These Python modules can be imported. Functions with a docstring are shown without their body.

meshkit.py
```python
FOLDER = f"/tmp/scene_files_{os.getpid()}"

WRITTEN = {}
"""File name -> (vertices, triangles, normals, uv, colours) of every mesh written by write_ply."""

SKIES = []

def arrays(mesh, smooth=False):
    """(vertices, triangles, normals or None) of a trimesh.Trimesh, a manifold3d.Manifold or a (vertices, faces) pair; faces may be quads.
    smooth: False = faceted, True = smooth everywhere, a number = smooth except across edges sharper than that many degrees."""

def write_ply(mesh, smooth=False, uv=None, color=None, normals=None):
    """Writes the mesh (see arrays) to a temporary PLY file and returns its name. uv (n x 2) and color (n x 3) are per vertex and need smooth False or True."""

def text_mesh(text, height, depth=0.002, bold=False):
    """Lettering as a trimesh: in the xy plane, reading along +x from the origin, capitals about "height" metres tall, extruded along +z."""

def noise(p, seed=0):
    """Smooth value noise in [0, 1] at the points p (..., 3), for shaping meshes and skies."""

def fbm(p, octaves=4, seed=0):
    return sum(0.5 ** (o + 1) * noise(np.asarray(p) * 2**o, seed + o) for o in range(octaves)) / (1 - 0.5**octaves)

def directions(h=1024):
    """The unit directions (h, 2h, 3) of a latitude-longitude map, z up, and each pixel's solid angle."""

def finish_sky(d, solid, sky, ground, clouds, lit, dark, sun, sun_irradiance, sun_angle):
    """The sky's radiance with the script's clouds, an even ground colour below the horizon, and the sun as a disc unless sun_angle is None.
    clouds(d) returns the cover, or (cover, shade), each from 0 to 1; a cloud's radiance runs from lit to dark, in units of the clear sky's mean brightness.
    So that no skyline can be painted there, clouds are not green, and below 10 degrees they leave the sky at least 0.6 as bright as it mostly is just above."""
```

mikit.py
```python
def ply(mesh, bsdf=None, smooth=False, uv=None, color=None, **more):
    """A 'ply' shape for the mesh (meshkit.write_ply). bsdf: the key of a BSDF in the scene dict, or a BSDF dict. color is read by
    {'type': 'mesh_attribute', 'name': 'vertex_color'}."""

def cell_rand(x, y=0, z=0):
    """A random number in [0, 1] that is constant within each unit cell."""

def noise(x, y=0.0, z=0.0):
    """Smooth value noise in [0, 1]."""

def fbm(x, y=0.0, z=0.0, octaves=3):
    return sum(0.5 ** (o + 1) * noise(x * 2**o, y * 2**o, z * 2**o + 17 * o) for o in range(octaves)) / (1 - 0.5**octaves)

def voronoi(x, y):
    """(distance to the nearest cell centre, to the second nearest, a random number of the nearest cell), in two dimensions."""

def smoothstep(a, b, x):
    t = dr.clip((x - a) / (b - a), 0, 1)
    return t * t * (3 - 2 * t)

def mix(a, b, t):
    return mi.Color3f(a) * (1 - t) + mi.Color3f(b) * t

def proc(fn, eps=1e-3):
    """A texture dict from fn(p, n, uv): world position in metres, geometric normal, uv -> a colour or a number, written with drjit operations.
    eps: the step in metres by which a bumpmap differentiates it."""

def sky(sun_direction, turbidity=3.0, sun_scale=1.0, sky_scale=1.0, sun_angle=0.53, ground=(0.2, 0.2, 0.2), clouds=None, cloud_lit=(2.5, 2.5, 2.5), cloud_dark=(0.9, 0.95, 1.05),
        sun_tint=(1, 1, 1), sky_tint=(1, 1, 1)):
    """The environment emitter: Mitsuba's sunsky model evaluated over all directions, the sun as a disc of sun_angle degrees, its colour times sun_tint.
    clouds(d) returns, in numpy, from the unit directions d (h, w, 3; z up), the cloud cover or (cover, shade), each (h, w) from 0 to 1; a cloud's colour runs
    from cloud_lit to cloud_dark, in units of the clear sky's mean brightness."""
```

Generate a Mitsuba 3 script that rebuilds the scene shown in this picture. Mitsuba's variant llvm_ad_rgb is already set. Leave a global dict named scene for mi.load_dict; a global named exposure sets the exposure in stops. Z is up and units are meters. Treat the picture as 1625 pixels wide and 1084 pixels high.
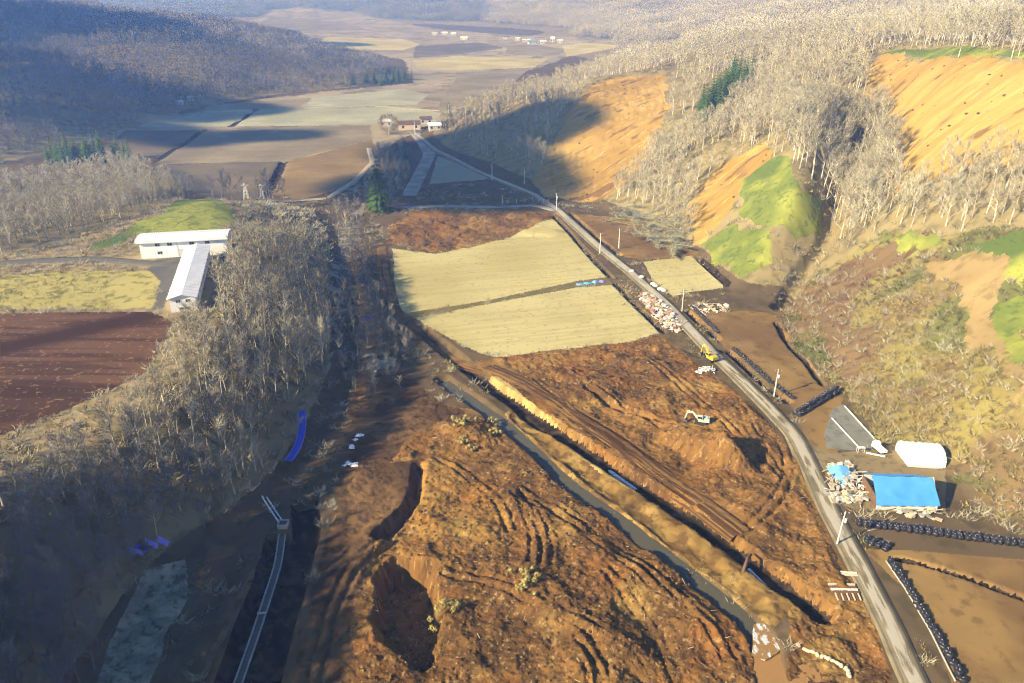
# Aerial view of a valley after landslides: debris field, stubble fields, barns, wooded hills.
import math, random
import numpy as np, trimesh, mitsuba as mi, drjit as dr
import mikit, meshkit
from mikit import proc, noise, fbm, voronoi, smoothstep, mix, cell_rand
from scipy.interpolate import LinearNDInterpolator, RegularGridInterpolator
from scipy.ndimage import gaussian_filter
from scipy.spatial import cKDTree
import shapely
from shapely.geometry import Polygon, LineString

T = mi.ScalarTransform4f
RNG = np.random.default_rng(7)
random.seed(7)
scene, labels = {}, {}

# ------------------------------------------------------------------ camera, sky, exposure
CAM_H, PITCH, FOCAL = 95.0, math.radians(24.6), 1251.0 / 1625.0
EYE = np.array([0.0, 0.0, CAM_H])
scene['camera'] = {'type': 'perspective', 'fov': math.degrees(2 * math.atan(0.5 / FOCAL)), 'fov_axis': 'x', 'near_clip': 1.0, 'far_clip': 12000.0,
                   'to_world': T().look_at(origin=[0, 0, CAM_H], target=[0, math.cos(PITCH), CAM_H - math.sin(PITCH)], up=[0, 0, 1]),
                   'medium': {'type': 'ref', 'id': 'haze_air'}}
SUN = np.array([-0.765, -0.455, 0.455]); SUN /= np.linalg.norm(SUN)
scene['sky_light'] = mikit.sky(SUN.tolist(), turbidity=3, sun_tint=(0.91, 1.0, 1.10), sky_scale=0.44, sky_tint=(0.74, 0.93, 1.38), ground=(0.16, 0.13, 0.10))
exposure = 3.3
HAZE_DENSITY = 0.00033
scene['haze_air'] = {'type': 'homogeneous', 'albedo': {'type': 'rgb', 'value': [0.84, 0.93, 0.99]},
                     'sigma_t': {'type': 'rgb', 'value': [HAZE_DENSITY * 0.62, HAZE_DENSITY, HAZE_DENSITY * 2.1]},
                     'phase': {'type': 'hg', 'g': 0.6}}
scene['haze'] = {'type': 'cube', 'to_world': T().translate([0, 1000, 75]).scale([6500, 6500, 85]), 'bsdf': {'type': 'null'},
                 'interior': {'type': 'ref', 'id': 'haze_air'}}
labels['haze'] = {'label': 'thin pale blue haze filling the whole valley air', 'kind': 'stuff'}

# ------------------------------------------------------------------ survey: everything below is in metres on the ground, x east, y north
D = {}
D['CTRL'] = [
 [(-64.3,548.7,0),(-63.1,557.8,1)],
 [(-42.5,475.9,0),(-43.8,518.7,4),(-43.6,556.5,8)],
 [(-13,434.5,0),(-12.5,490.2,9),(-10.7,566.1,18)],
 [(11.8,388.5,0),(15.3,457.3,13),(21.7,573.7,28)],
 [(35,366.4,0),(39.9,408.2,9),(45.9,463.8,26),(56.4,559.8,39)],
 [(51.9,337.1,0),(63.4,362.1,10),(77,414.8,27),(104.4,558,46)],
 [(71,284.9,0),(80.3,310.2,12),(95.4,358.1,28),(122,445.4,42),(171.6,607.3,55)],
 [(77.5,246.5,0),(89.5,264.5,13),(103.4,280,27),(118.3,317.2,43),(147.7,391.1,57),(182.6,480.9,64)],
 [(88.5,238,0),(101.5,257.2,4),(116.4,277.5,9),(130.3,308.8,20),(154.3,343.8,36),(172.8,385.1,52)],
 [(85.7,191.1,0),(103.4,213,8),(118.6,229.1,18),(127.2,235.6,28),(132.7,247.1,37),(149.5,286.7,48),(164.2,330.2,66),(178.1,364,70)],
 [(88.5,153.8,0),(104.4,172.3,8),(118.3,188.5,18),(129,198.6,30),(138.6,213,38),(148.3,231.8,48),(174.9,284.7,70),(177.4,291.2,75)],
 [(93.3,130.6,0),(105.4,139.5,10),(113,141.7,22)],
 [(98.4,123.1,0),(108.5,125.2,9),(115.9,125.8,17)],
 [(-63.8,543.9,0),(-42.3,474.1,0),(-13,432.9,0),(11.7,385.9,0),(34.7,362.9,0),(51.5,334.1,0),(70.5,282.7,0),(73.3,255.5,0),(77,244.7,0),(87.8,235.8,0),(82,217.5,0),(85.5,190.7,0),(87.4,174.1,0),(88.3,153.2,0),(93.8,144.2,0),(93,130,0),(97.9,122.4,0),(108.7,114.3,0),(125.2,101.6,0)],
 [(-43.8,559.3,8),(-10.8,569.2,18),(21.9,577.3,28),(56.8,563.9,39),(105.2,562.5,46),(173.4,613.8,55),(186.6,491.6,64),(178.1,364,70),(177.4,291.2,75)],
 [(-288.3,391.1,0),(-290,447.6,0),(-287.3,503.6,0),(-248.3,514.2,0),(-287.9,648.5,0),(-251.1,672.6,0),(-218.7,743.1,0),(-154.5,798.4,0),(-105.6,850.8,0),(-98.8,897.6,0)],
 [(-353.1,529,34),(-356.9,576.4,34),(-338.7,617.6,35),(-305.3,604.7,31),(-278.8,578.8,24),(-257.3,550.1,9)],
 [(-429.2,700.3,37),(-391,688.4,37),(-340.3,689.2,33),(-299.6,699.3,22),(-270.8,735,14),(-231.9,796.6,13),(-162,843.6,10),(-117,892.5,7)],
 [(-638,896.9,62),(-575.9,959.7,61),(-498.8,896.9,62),(-443.8,904.7,58),(-354.7,847.3,51),(-297.5,824.6,43),(-273.1,841.9,36),(-253,879.8,29),(-173.1,875.2,25),(-119.2,888.2,17),(-110.4,923,4)],
 [(-98.7,272.7,17),(-84,235.2,18),(-74.5,197.4,18),(-72.7,176.3,18),(-69.9,152.5,18),(-72.5,135.9,18),(-79.7,123.1,18),(-84.8,108.8,19),(-89.7,87.6,20)],
 [(-146.2,212.3,18),(-127.3,217.6,18),(-112.6,235.2,18),(-111.1,262.9,18),(-112.5,292.3,18)],
 [(-155.7,176.3,18),(-124.9,176.3,18),(-101.9,176.3,18),(-86.5,176.3,18)],
 [(-120.6,128.7,18),(-96.8,128.7,18)],
 [(-194.9,206.7,20),(-155.4,227.9,18),(-134.7,272.4,18),(-118.6,302.7,17.5)],
 [(-293.7,322.5,6),(-206.9,310.5,8),(-197.8,352.2,6),(-184.6,393.5,2)],
 [(-341.1,378.4,0),(-258.2,393.8,0),(-232.5,425.1,0),(-194.1,431.3,0),(-165.9,401.9,0),(-129.6,368.7,0),(-110.3,364,0)],
 [(-91.5,359.5,0),(-79.9,339.1,0),(-64.9,290.2,0),(-53.6,227.4,0),(-44.3,184.4,0),(-44.6,156,0),(-47.3,136,0),(-52.5,123.5,0),(-58.8,114.3,0),(-62.1,103.1,0),(-61.9,93.3,0),(-63,85.5,0),(-63.9,73.3,0)],
 [(-57,60,0),(-54,20,0),(-50,-60,0),(-50,-400,0)],
 [(-82,62,22),(-84,20,24),(-84,-60,24),(-84,-400,22)],
 [(-100,88,26),(-112,70,34),(-116,40,38),(-118,0,38),(-118,-60,36),(-160,20,38),(-200,60,34)],
 [(-112,100,24),(-130,108,20),(-160,100,21),(-220,100,22)],
 [(-160,-400,22),(-600,100,25),(-600,300,22),(-600,-400,25),(-1500,-400,30),(-1500,300,30)],
 [(0,-400,0),(0,0,0),(0,60,0),(60,60,0),(100,60,0),(100,-400,0),(0,110,0),(0,160,0),(0,220,0),(0,290,0),(-30,350,0),(-60,420,0),(-120,420,0),(-100,500,0),(-150,560,0),(-40,560,0),(-60,700,0),(0,800,0),(-150,900,0),(60,1000,0),(0,1200,0)],
 [(150,160,38),(170,185,52),(190,215,62),(160,120,40),(200,100,52)],
 [(-45,620,0),(-5,640,0),(30,680,4),(75,690,14),(130,740,25)],
 [(30,800,0),(70,880,0),(130,1000,2),(190,1150,6),(230,1400,10),(260,1600,10)],
 [(110,700,30),(200,690,46),(300,640,60),(260,480,66),(330,420,76),(400,500,78),(380,700,66),(260,850,42),(220,960,26),(330,1000,52),(500,900,74),(700,700,80),(600,400,82),(400,250,84),(300,150,80),(250,60,60),(220,0,40),(300,-400,60),(800,-400,90),(1500,200,95),(1500,900,95),(600,1300,72),(400,1400,45),(900,1800,90),(700,2200,75),(400,1900,30)],
 [(-330,1000,40),(-560,1050,50),(-800,1000,66),(-1200,900,70),(-1500,700,60),(-900,1500,30),(-500,1300,14),(-330,1200,4),(-220,1050,0),(-130,960,0),(-260,1500,0),(-700,1800,6),(-1400,2000,20),(-2500,1500,50),(-2500,400,60),(-450,1700,0)],
 [(-700,2300,0),(-350,2300,0),(-100,2000,0),(150,1750,2),(-100,1500,0),(0,1600,0)],
 [(-300,2100,4),(-150,2450,35),(0,2200,30),(150,2150,38),(300,2100,50),(100,2600,60),(-200,2900,20),(-800,3000,0),(-1500,2800,5),(600,3000,75),(-600,4300,10),(-1600,4500,30),(800,4500,60),(-3000,4500,60),(3000,4500,90),(3000,2000,95),(3000,0,95),(3000,-400,95),(-3500,-400,60),(-3500,2000,60)],
]
D['REG'] = [
 ('far_valley_floor','valleytan',[(-254.4,485),(-264.4,594.9),(-212,719.8),(-100.9,838.4),(-143.3,1099.6),(-239.7,1263.4),(-496.4,1614.2),(-628.7,1958.5),(-744.8,2642.9),(-456.6,2450),(-150.1,1792.1),(193,1376.5),(73.2,1109),(-5.1,897.6),(-41.2,688.9),(-55.7,582.7),(-80.5,503.6),(-101.4,468.5),(-147.2,447.6)],1),
 ('hillside_scrub','scrub',[(85.6,232),(100.3,247.9),(118.8,244.3),(126.8,222.6),(136.7,204),(138.6,186.8),(99.6,111),(97.6,122),(93,130.1),(93.2,143.3),(84,153.2),(81.7,187),(81.6,216.2)],2),
 ('plateau_grass','drygrass',[(-228.4,245.7),(-156.8,230.2),(-147.9,250.1),(-137,279.9),(-145.5,371.9),(-101.1,283.8),(-89.1,235.7),(-81.6,197.4),(-73.5,162.1),(-72.3,135),(-79.2,121.6),(-83.5,105.9),(-90.5,78.7)],1),
 ('debris_field','mud',[(-28.6,184.4),(-17.5,170.8),(-4.9,164.6),(11.6,138.3),(27.2,114.3),(37.8,98),(38.2,92),(35.8,80.4),(-33.5,80.4),(-33.7,96),(-32.3,119.7),(-31,148)],1.2),
 ('debris_field','mud',[(-10,195),(-3.9,196.6),(12,201.5),(26.7,205.8),(44.1,212),(50.9,191.9),(56.6,177.4),(60.6,158.8),(62,143),(58.8,114.3),(59.8,101.6),(56.1,83.6),(38.8,81.4),(45.5,98),(41.9,109.3),(34.1,119.7),(18.5,141.8),(-2,175.7)],0.8),
 ('debris_field','mud',[(-49.1,348.5),(16.4,348.5),(19.3,339.1),(-3.2,304.8),(-16.6,294.2),(-29.6,288.7),(-39.9,294.2),(-48.9,302.3)],1.5),
 ('debris_field','brightmud',[(-21.4,143.5),(-15.6,146.7),(-6.9,137.8),(0.3,123.1),(-1.4,114),(-9.2,119.7),(-14.3,117.5),(-19.7,123.5),(-22.7,129.5)],2.5),
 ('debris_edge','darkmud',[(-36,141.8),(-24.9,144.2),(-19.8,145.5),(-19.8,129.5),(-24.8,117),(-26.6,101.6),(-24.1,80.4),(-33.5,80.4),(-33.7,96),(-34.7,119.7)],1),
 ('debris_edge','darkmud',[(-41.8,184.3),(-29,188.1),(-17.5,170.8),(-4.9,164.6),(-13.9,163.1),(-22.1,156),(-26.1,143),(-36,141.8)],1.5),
 ('bare_soil','soil',[(55.5,231.5),(83.9,229.7),(79.4,206.2),(80.8,179.1),(68.5,166.1),(65.2,188.1),(60,208.4)],1.5),
 ('bare_soil','soil',[(68.5,166.1),(84,175.7),(72,148),(65.6,145.5)],0.5),
 ('bare_soil','soil',[(64.7,116.1),(71.5,115.7),(93.9,112.6),(90,96),(79.9,80.4),(64.6,80.4),(68.3,101.6)],0.3),
 ('bare_soil','soil',[(24.8,346.4),(51.8,336.8),(70.8,284.1),(49,281.2),(41.4,286.4),(31.4,324.4)],1),
 ('stubble_field','stubble',[(-46.9,295),(-29.5,287.9),(-16.7,296.6),(-3.2,306.5),(13,332.1),(19.8,338.1),(33,261.9),(22.5,258),(-10.7,238),(-34.2,228.9),(-38.5,243.6)],0.35),
 ('stubble_field','stubble',[(-29.7,224.8),(-10.6,235.2),(22,251.8),(35,254.3),(43.6,213.3),(34.3,208.4),(26.8,206.2),(12,201.5),(-3.9,196.6),(-9.3,199.9),(-21,212.9)],0.35),
 ('field_bank','bankgrass',[(-34.2,228.9),(-10.7,238),(22.5,258),(33,261.9),(35,254.3),(22,251.8),(-10.6,235.2),(-29.7,224.8)],0.1),
 ('stubble_field','stubble',[(48.6,279),(67.5,285.4),(73.1,261.9),(71.8,251.1),(60.8,247.7),(53.7,243.6),(49.4,255.5)],0.4),
 ('stubble_field','greyfield',[(-44.3,470.9),(-12.7,424),(-12.1,413),(-42.2,401.9)],0.2),
 ('crop_field','orangefield',[(-129.8,456.1),(-92,525.3),(-80.5,477.8),(-79.4,447.6),(-86.1,391.1),(-101.3,369.7),(-114.1,375.7)],0.2),
 ('crop_field','brownfield',[(-199.3,445.9),(-134.8,461.4),(-121.5,391.1),(-119.3,369.6),(-145.5,371.9),(-177.6,400.8)],0.2),
 ('crop_field','tanfield',[(-210.4,557),(-102.1,582.2),(-91.5,527.5),(-131.4,457.8),(-204.3,449.2)],0.2),
 ('crop_field','brownfield',[(-257.8,537.6),(-213.6,556.3),(-207.9,450.9),(-254.1,492.5)],0.2),
 ('crop_field','greyfield',[(-200.2,576.4),(-206.3,661.7),(-85,676.2),(-55.8,638.6),(-56.9,595.4),(-101.6,584.9)],0.2),
 ('crop_field','greyfield',[(-231.5,564.7),(-243.5,645.6),(-209.3,661.6),(-201,573.2)],0.2),
 ('crop_field','greyfield',[(-255.3,546.7),(-245.2,641.9),(-232.7,561)],0.2),
 ('crop_field','tanfield',[(-248,664.6),(-218,702.3),(-181,724),(-174.4,676.2),(-244.8,647.9)],0.2),
 ('crop_field','greyfield',[(-178,728),(-104.9,793),(-76.6,751.8),(-80.6,683.5),(-171.8,676.2)],0.2),
 ('crop_field','tanfield',[(-63,936.1),(20.7,992.5),(-15,709.5),(-46.9,654.5),(-60.3,645.1),(-62.2,730.4),(-59.6,862)],0.2),
 ('crop_field','stubble',[(-129.8,1090.6),(-80.7,1157),(48.2,1109.1),(26.9,999.9),(-64,963.5),(-112.9,989.1)],0.2),
 ('crop_field','brownfield',[(-153.6,1342),(-55.8,1420),(-12.1,1292.9),(-82.1,1177.3),(-134.1,1127.6)],0.2),
 ('crop_field','tanfield',[(-45.5,1431.2),(37.1,1319),(85.8,1233.5),(57.6,1131.5),(-11.2,1186.3),(-7.3,1291.3)],0.2),
 ('crop_field','stubble',[(-336.9,1542.2),(-193.7,1501.5),(-149.8,1382.9),(-162.7,1254.5),(-294.6,1255.1)],0.2),
 ('crop_field','tanfield',[(-663.7,2346.2),(-372.4,1987),(-306.1,1768.3),(-434.1,1701.4),(-581.3,1897.3)],0.2),
 ('crop_field','stubble',[(75.1,1291.6),(117.3,1332.7),(177,1258.5),(74.3,1125.6)],0.2),
 ('pasture','meadow',[(-152.8,211.5),(-127.6,218.2),(-106.1,217.6),(-99.2,209.7),(-93.1,188.5),(-138.1,187.6)],0.3),
 ('ploughed_field','ploughed',[(-177.1,184.4),(-92.2,186.4),(-84,179.4),(-81.4,168.9),(-79.2,151.8),(-86.8,137.2),(-95.3,126.2),(-112.7,106)],0.4),
 ('grass_mound','grass',[(-133.6,234),(-133.1,254.3),(-132.7,270.1),(-128.8,279.5),(-145.5,363.9),(-113.2,308.9),(-99.6,277.9),(-102.7,257.3),(-122.9,252.6),(-126.7,240.4)],1.5),
 ('grass_slope','grass',[(90.1,317.6),(100.1,320.4),(106.8,307.2),(106.5,285.2),(116.9,288.7),(111.4,273.4),(98.7,265.6),(90.1,271.1),(87.6,296.1)],1.5),
 ('grass_slope','grass',[(73.3,291.5),(83,290.4),(89.3,267.8),(88.9,255.5),(77,253.5),(75,263.2)],1.5),
 ('grass_slope','grass',[(126.4,211.4),(137.6,201.6),(129.9,184.9),(125.1,195.6)],3),
 ('grass_slope','grass',[(119.6,184.8),(128.5,181.8),(111.3,150),(115.2,168.2)],2),
 ('grass_slope','grass',[(118,237),(123.6,234.6),(126.9,222.9),(122.2,219),(116.3,227.9)],3),
 ('grass_slope','grass',[(173.2,398),(182.3,392.7),(184.8,357.7),(180.6,289.6),(177.3,283.3),(173.7,334.8),(179.8,386.5)],1),
 ('landslide_scar','scar',[(57.1,544.9),(77.4,542.5),(98.3,529.1),(84.9,447),(73,398.7),(55.7,368.8),(37.5,361.5),(17.5,375.3),(10.5,402.3),(19.9,438.7),(39.4,497.1)],1.5),
 ('landslide_scar','scar',[(72.6,320.6),(86.6,341.2),(104.3,337.1),(107.9,332.4),(103.8,314.6),(90.9,315.8),(86.5,301.2),(74.6,292.2),(70.2,293.5)],1.5),
 ('landslide_scar','scar',[(160.8,383.4),(171.9,394.2),(179.8,386.5),(173.7,334.8),(177.3,283.3),(148.2,223.6),(143.9,242),(134.2,250.2),(128.7,265),(141,300.5),(153.4,336.3)],1.5),
 ('landslide_scar','scar',[(471.6,823.3),(566.4,932.4),(415.9,679.6),(425.8,731.7)],1.5),
 ('mud_tongue','mudslide',[(84.9,231.1),(101.4,245.5),(117.6,240.7),(118.9,229.6),(109.6,228),(99.2,220.9),(96.4,196.8),(93.8,177.8),(86.6,187.1),(82.6,199.7)],4.5),
 ('bare_path','softsoil',[(119.5,216.1),(127.6,204.5),(126.2,188.4),(120.6,184.1),(113.9,163.4),(110.3,148.2),(108.9,145.2),(113.9,173.2),(117.7,194.2)],3),
 ('stream_bank','bank',[(-1.9,166.1),(1.9,170.2),(24.9,139.5),(41.5,111.8),(47.5,101.9),(41.8,96),(36.7,106.1),(11.7,141.1)],0.5),
 ('grass_strip','verge',[(-7.4,185.1),(-3.8,185.9),(20.3,146),(35.6,127.1),(43.5,114.3),(41.8,112.1),(32.9,125.5),(18.4,141.1)],0.3),
 ('stream_bed','streambed',[(-73.1,355),(-67.5,352.8),(-65.9,324.4),(-60.8,282.5),(-56.6,248.7),(-52,222.4),(-45.8,206.1),(-38.8,196.6),(-33.9,192.7),(-34.1,188.1),(-39.5,190.3),(-46.9,198.1),(-53.8,215.7),(-60.3,243.1),(-65.9,280.2),(-71.8,324.3)],3),
 ('trench_lip','mudslide',[(-40.9,129.5),(-38,121.6),(-36.7,107.7),(-36,94.6),(-34.6,80.4),(-35.9,80.4),(-37.5,95.3),(-37.9,108.5),(-39.3,121.6)],0.3),
 ('trench_lip','mudslide',[(-46.5,111),(-46.7,101.6),(-47.1,90.8),(-45.6,80.4),(-44.7,80.4),(-46,90.8),(-45.4,100.9),(-45.4,110.1)],0.3),
 ('dry_grass_patch','greygrass',[(-63.7,107.5),(-58.6,112.8),(-54.9,103.8),(-55.1,93.3),(-53.2,80.4),(-60.5,80.3),(-63.3,96)],0.5),
 ('concrete_pad','concrete',[(78.4,168.3),(81.6,170.2),(82.6,151.6),(78.3,149),(70.3,150.1),(71.8,156)],0.1),
 ('yard','yard',[(66.1,153.2),(70.6,148),(78,149),(84.1,150.1),(92.3,141.3),(84.9,126.5),(70.5,127.5),(63.8,129.5),(63.9,140.6)],0.6),
 ('barn_yard','asphalt',[(-106.6,218.7),(-108.5,227.9),(-99.6,232.2),(-96,217.6),(-92.6,197.4),(-89.2,187.6),(-92.4,187.6),(-98.9,209.1)],0.3),
 ('ditch_bed','shademud',[(-14.6,198.8),(-3.7,181.3),(14.1,156.5),(24.7,142.4),(36.9,126.6),(45.4,113.1),(50.4,104.8),(53.5,100.5),(50.3,98.3),(47.2,102.8),(42.2,111.1),(33.7,124.4),(21.7,140.2),(11.1,154.3),(-6.9,179.1),(-17.8,196.8),(-31.9,220.4),(-28.7,222.4)],0.15),
 ('roadditch_bed','shademud',[(24.8,315.3),(30.9,282.9),(35.7,262.1),(34.3,261.7),(29.5,282.5),(23.4,315.1),(17.7,342),(19.1,342.4)],0.15),
 ('roadditch_bed','shademud',[(40.7,235.4),(46,214),(44.6,213.6),(39.3,235),(34.8,255.3),(36.2,255.7)],0.15),
 ('roadditch_bed','shademud',[(33.9,315.4),(42,285.9),(40.6,285.5),(32.5,315),(25.5,346.2),(26.9,346.6)],0.15),
 ('roadditch_bed','shademud',[(60.9,209.5),(59.5,209.1),(54.4,231.3),(55.8,231.7)],0.15),
 ('roadditch_bed','shademud',[(66.1,180.4),(69.6,171.1),(68.2,170.5),(64.7,180),(60.2,200.9),(61.6,201.3)],0.15),
 ('roadditch_bed','shademud',[(80.1,206.2),(81.3,193.8),(81.1,180.2),(79.9,180.2),(79.9,193.8),(78.7,206.2),(80.1,221.4),(81.3,221.2)],0.15),
 ('roadditch_bed','shademud',[(71.5,113.4),(77,110.5),(82,107.3),(88,102.7),(87.4,101.9),(81.4,106.5),(76.6,109.7),(71.3,112.6),(68.1,113.1),(68.3,113.9)],0.15),
 ('trench_bed','shademud',[(-39.9,107.8),(-39.6,96.1),(-38.9,80.5),(-44.3,80.3),(-45,95.9),(-45.3,107.6),(-46.3,119.5),(-40.9,119.9)],0.15),
 ('trench_bed','shademud',[(-36.4,122.1),(-35.5,107.8),(-35.1,96.1),(-34,80.6),(-39.4,80.2),(-40.5,95.9),(-40.9,107.6),(-41.8,121.1),(-44.4,129.8),(-39.2,131.4)],0.15),
 ('hedgeditch_bed','shademud',[(-198.3,573.6),(-201.9,573.2),(-210.1,664.8),(-206.5,665.2)],0.15),
 ('hedgeditch_bed','shademud',[(-204.6,449.3),(-208.2,449.1),(-214.7,559),(-211.1,559.2)],0.15),
 ('hedgeditch_bed','shademud',[(-122.2,412.2),(-115.4,370.1),(-120.2,369.3),(-127,411.4),(-134.5,457.4),(-129.7,458.2)],0.15),
 ('hedgeditch_bed','shademud',[(75.2,253.4),(72.4,253),(68.5,280),(71.3,280.4)],0.15),
]
D['CUT'] = [
 ('bankslope',[(1.4,165.5),(8.4,151.6),(15.5,140.6),(26.8,124.7),(35.7,110.3),(41.3,101.3)],0.6,3.4,1),
 ('gully',[(127.4,302.4),(117,280.8),(110.2,266),(99.1,253.6),(85.9,233.1)],1,4.5,3.2),
 ('stream',[(-18.6,184.4),(-8.2,170.8),(-1.9,162.2),(5.3,149.3),(11.5,137.8),(22.7,122.9),(31.9,109),(38.2,99.4),(40,94.4),(39.5,88.3),(37.6,80.4)],1.3,2.5,1.7),
 ('ditch',[(-30.3,221.4),(-16.2,197.8),(-5.3,180.2),(12.6,155.4),(23.2,141.3),(35.3,125.5),(43.8,112.1),(48.8,103.8),(51.9,99.4)],1.75,2.7,2),
 ('roadditch',[(18.4,342.2),(24.1,315.2),(30.2,282.7),(35,261.9)],0.6,1.2,1.1),
 ('roadditch',[(35.5,255.5),(40,235.2),(45.3,213.8)],0.6,1.2,1.1),
 ('roadditch',[(26.2,346.4),(33.2,315.2),(41.3,285.7)],0.6,1.2,1.1),
 ('roadditch',[(55.1,231.5),(60.2,209.3)],0.6,1.2,1.1),
 ('roadditch',[(60.9,201.1),(65.4,180.2),(68.9,170.8)],0.6,1.2,1.1),
 ('roadditch',[(80.7,221.3),(79.4,206.2),(80.6,193.8),(80.5,180.2)],0.5,1.2,1.1),
 ('roadditch',[(68.2,113.5),(71.4,113),(76.8,110.1),(81.7,106.9),(87.7,102.3)],0.3,0.7,0.8),
 ('trench',[(-43.6,119.7),(-42.6,107.7),(-42.3,96),(-41.6,80.4)],1.8,2.8,2.2),
 ('trench',[(-41.8,130.6),(-39.1,121.6),(-38.2,107.7),(-37.8,96),(-36.7,80.4)],1.8,2.8,2.4),
 ('crevice',[(-20.1,144.2),(-19.4,131.7),(-22.2,123.5),(-24.9,117.9)],0.5,1.8,2.2),
 ('crevice',[(19,179.1),(23.8,170.8),(33.4,163.1)],0.4,1.5,1.4),
 ('crevice',[(50.8,199.9),(44.9,206.2),(52.8,196.6)],0.2,0.6,0.4),
 ('hedgeditch',[(-208.3,665),(-200.1,573.4)],0.6,1.6,1),
 ('hedgeditch',[(-212.9,559.1),(-206.4,449.2)],0.6,1.6,1),
 ('hedgeditch',[(-132.1,457.8),(-124.6,411.8),(-117.8,369.7)],1,2.2,1.4),
 ('hedgeditch',[(69.9,280.2),(73.8,253.2)],0.5,1.3,1.2),
]
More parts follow.
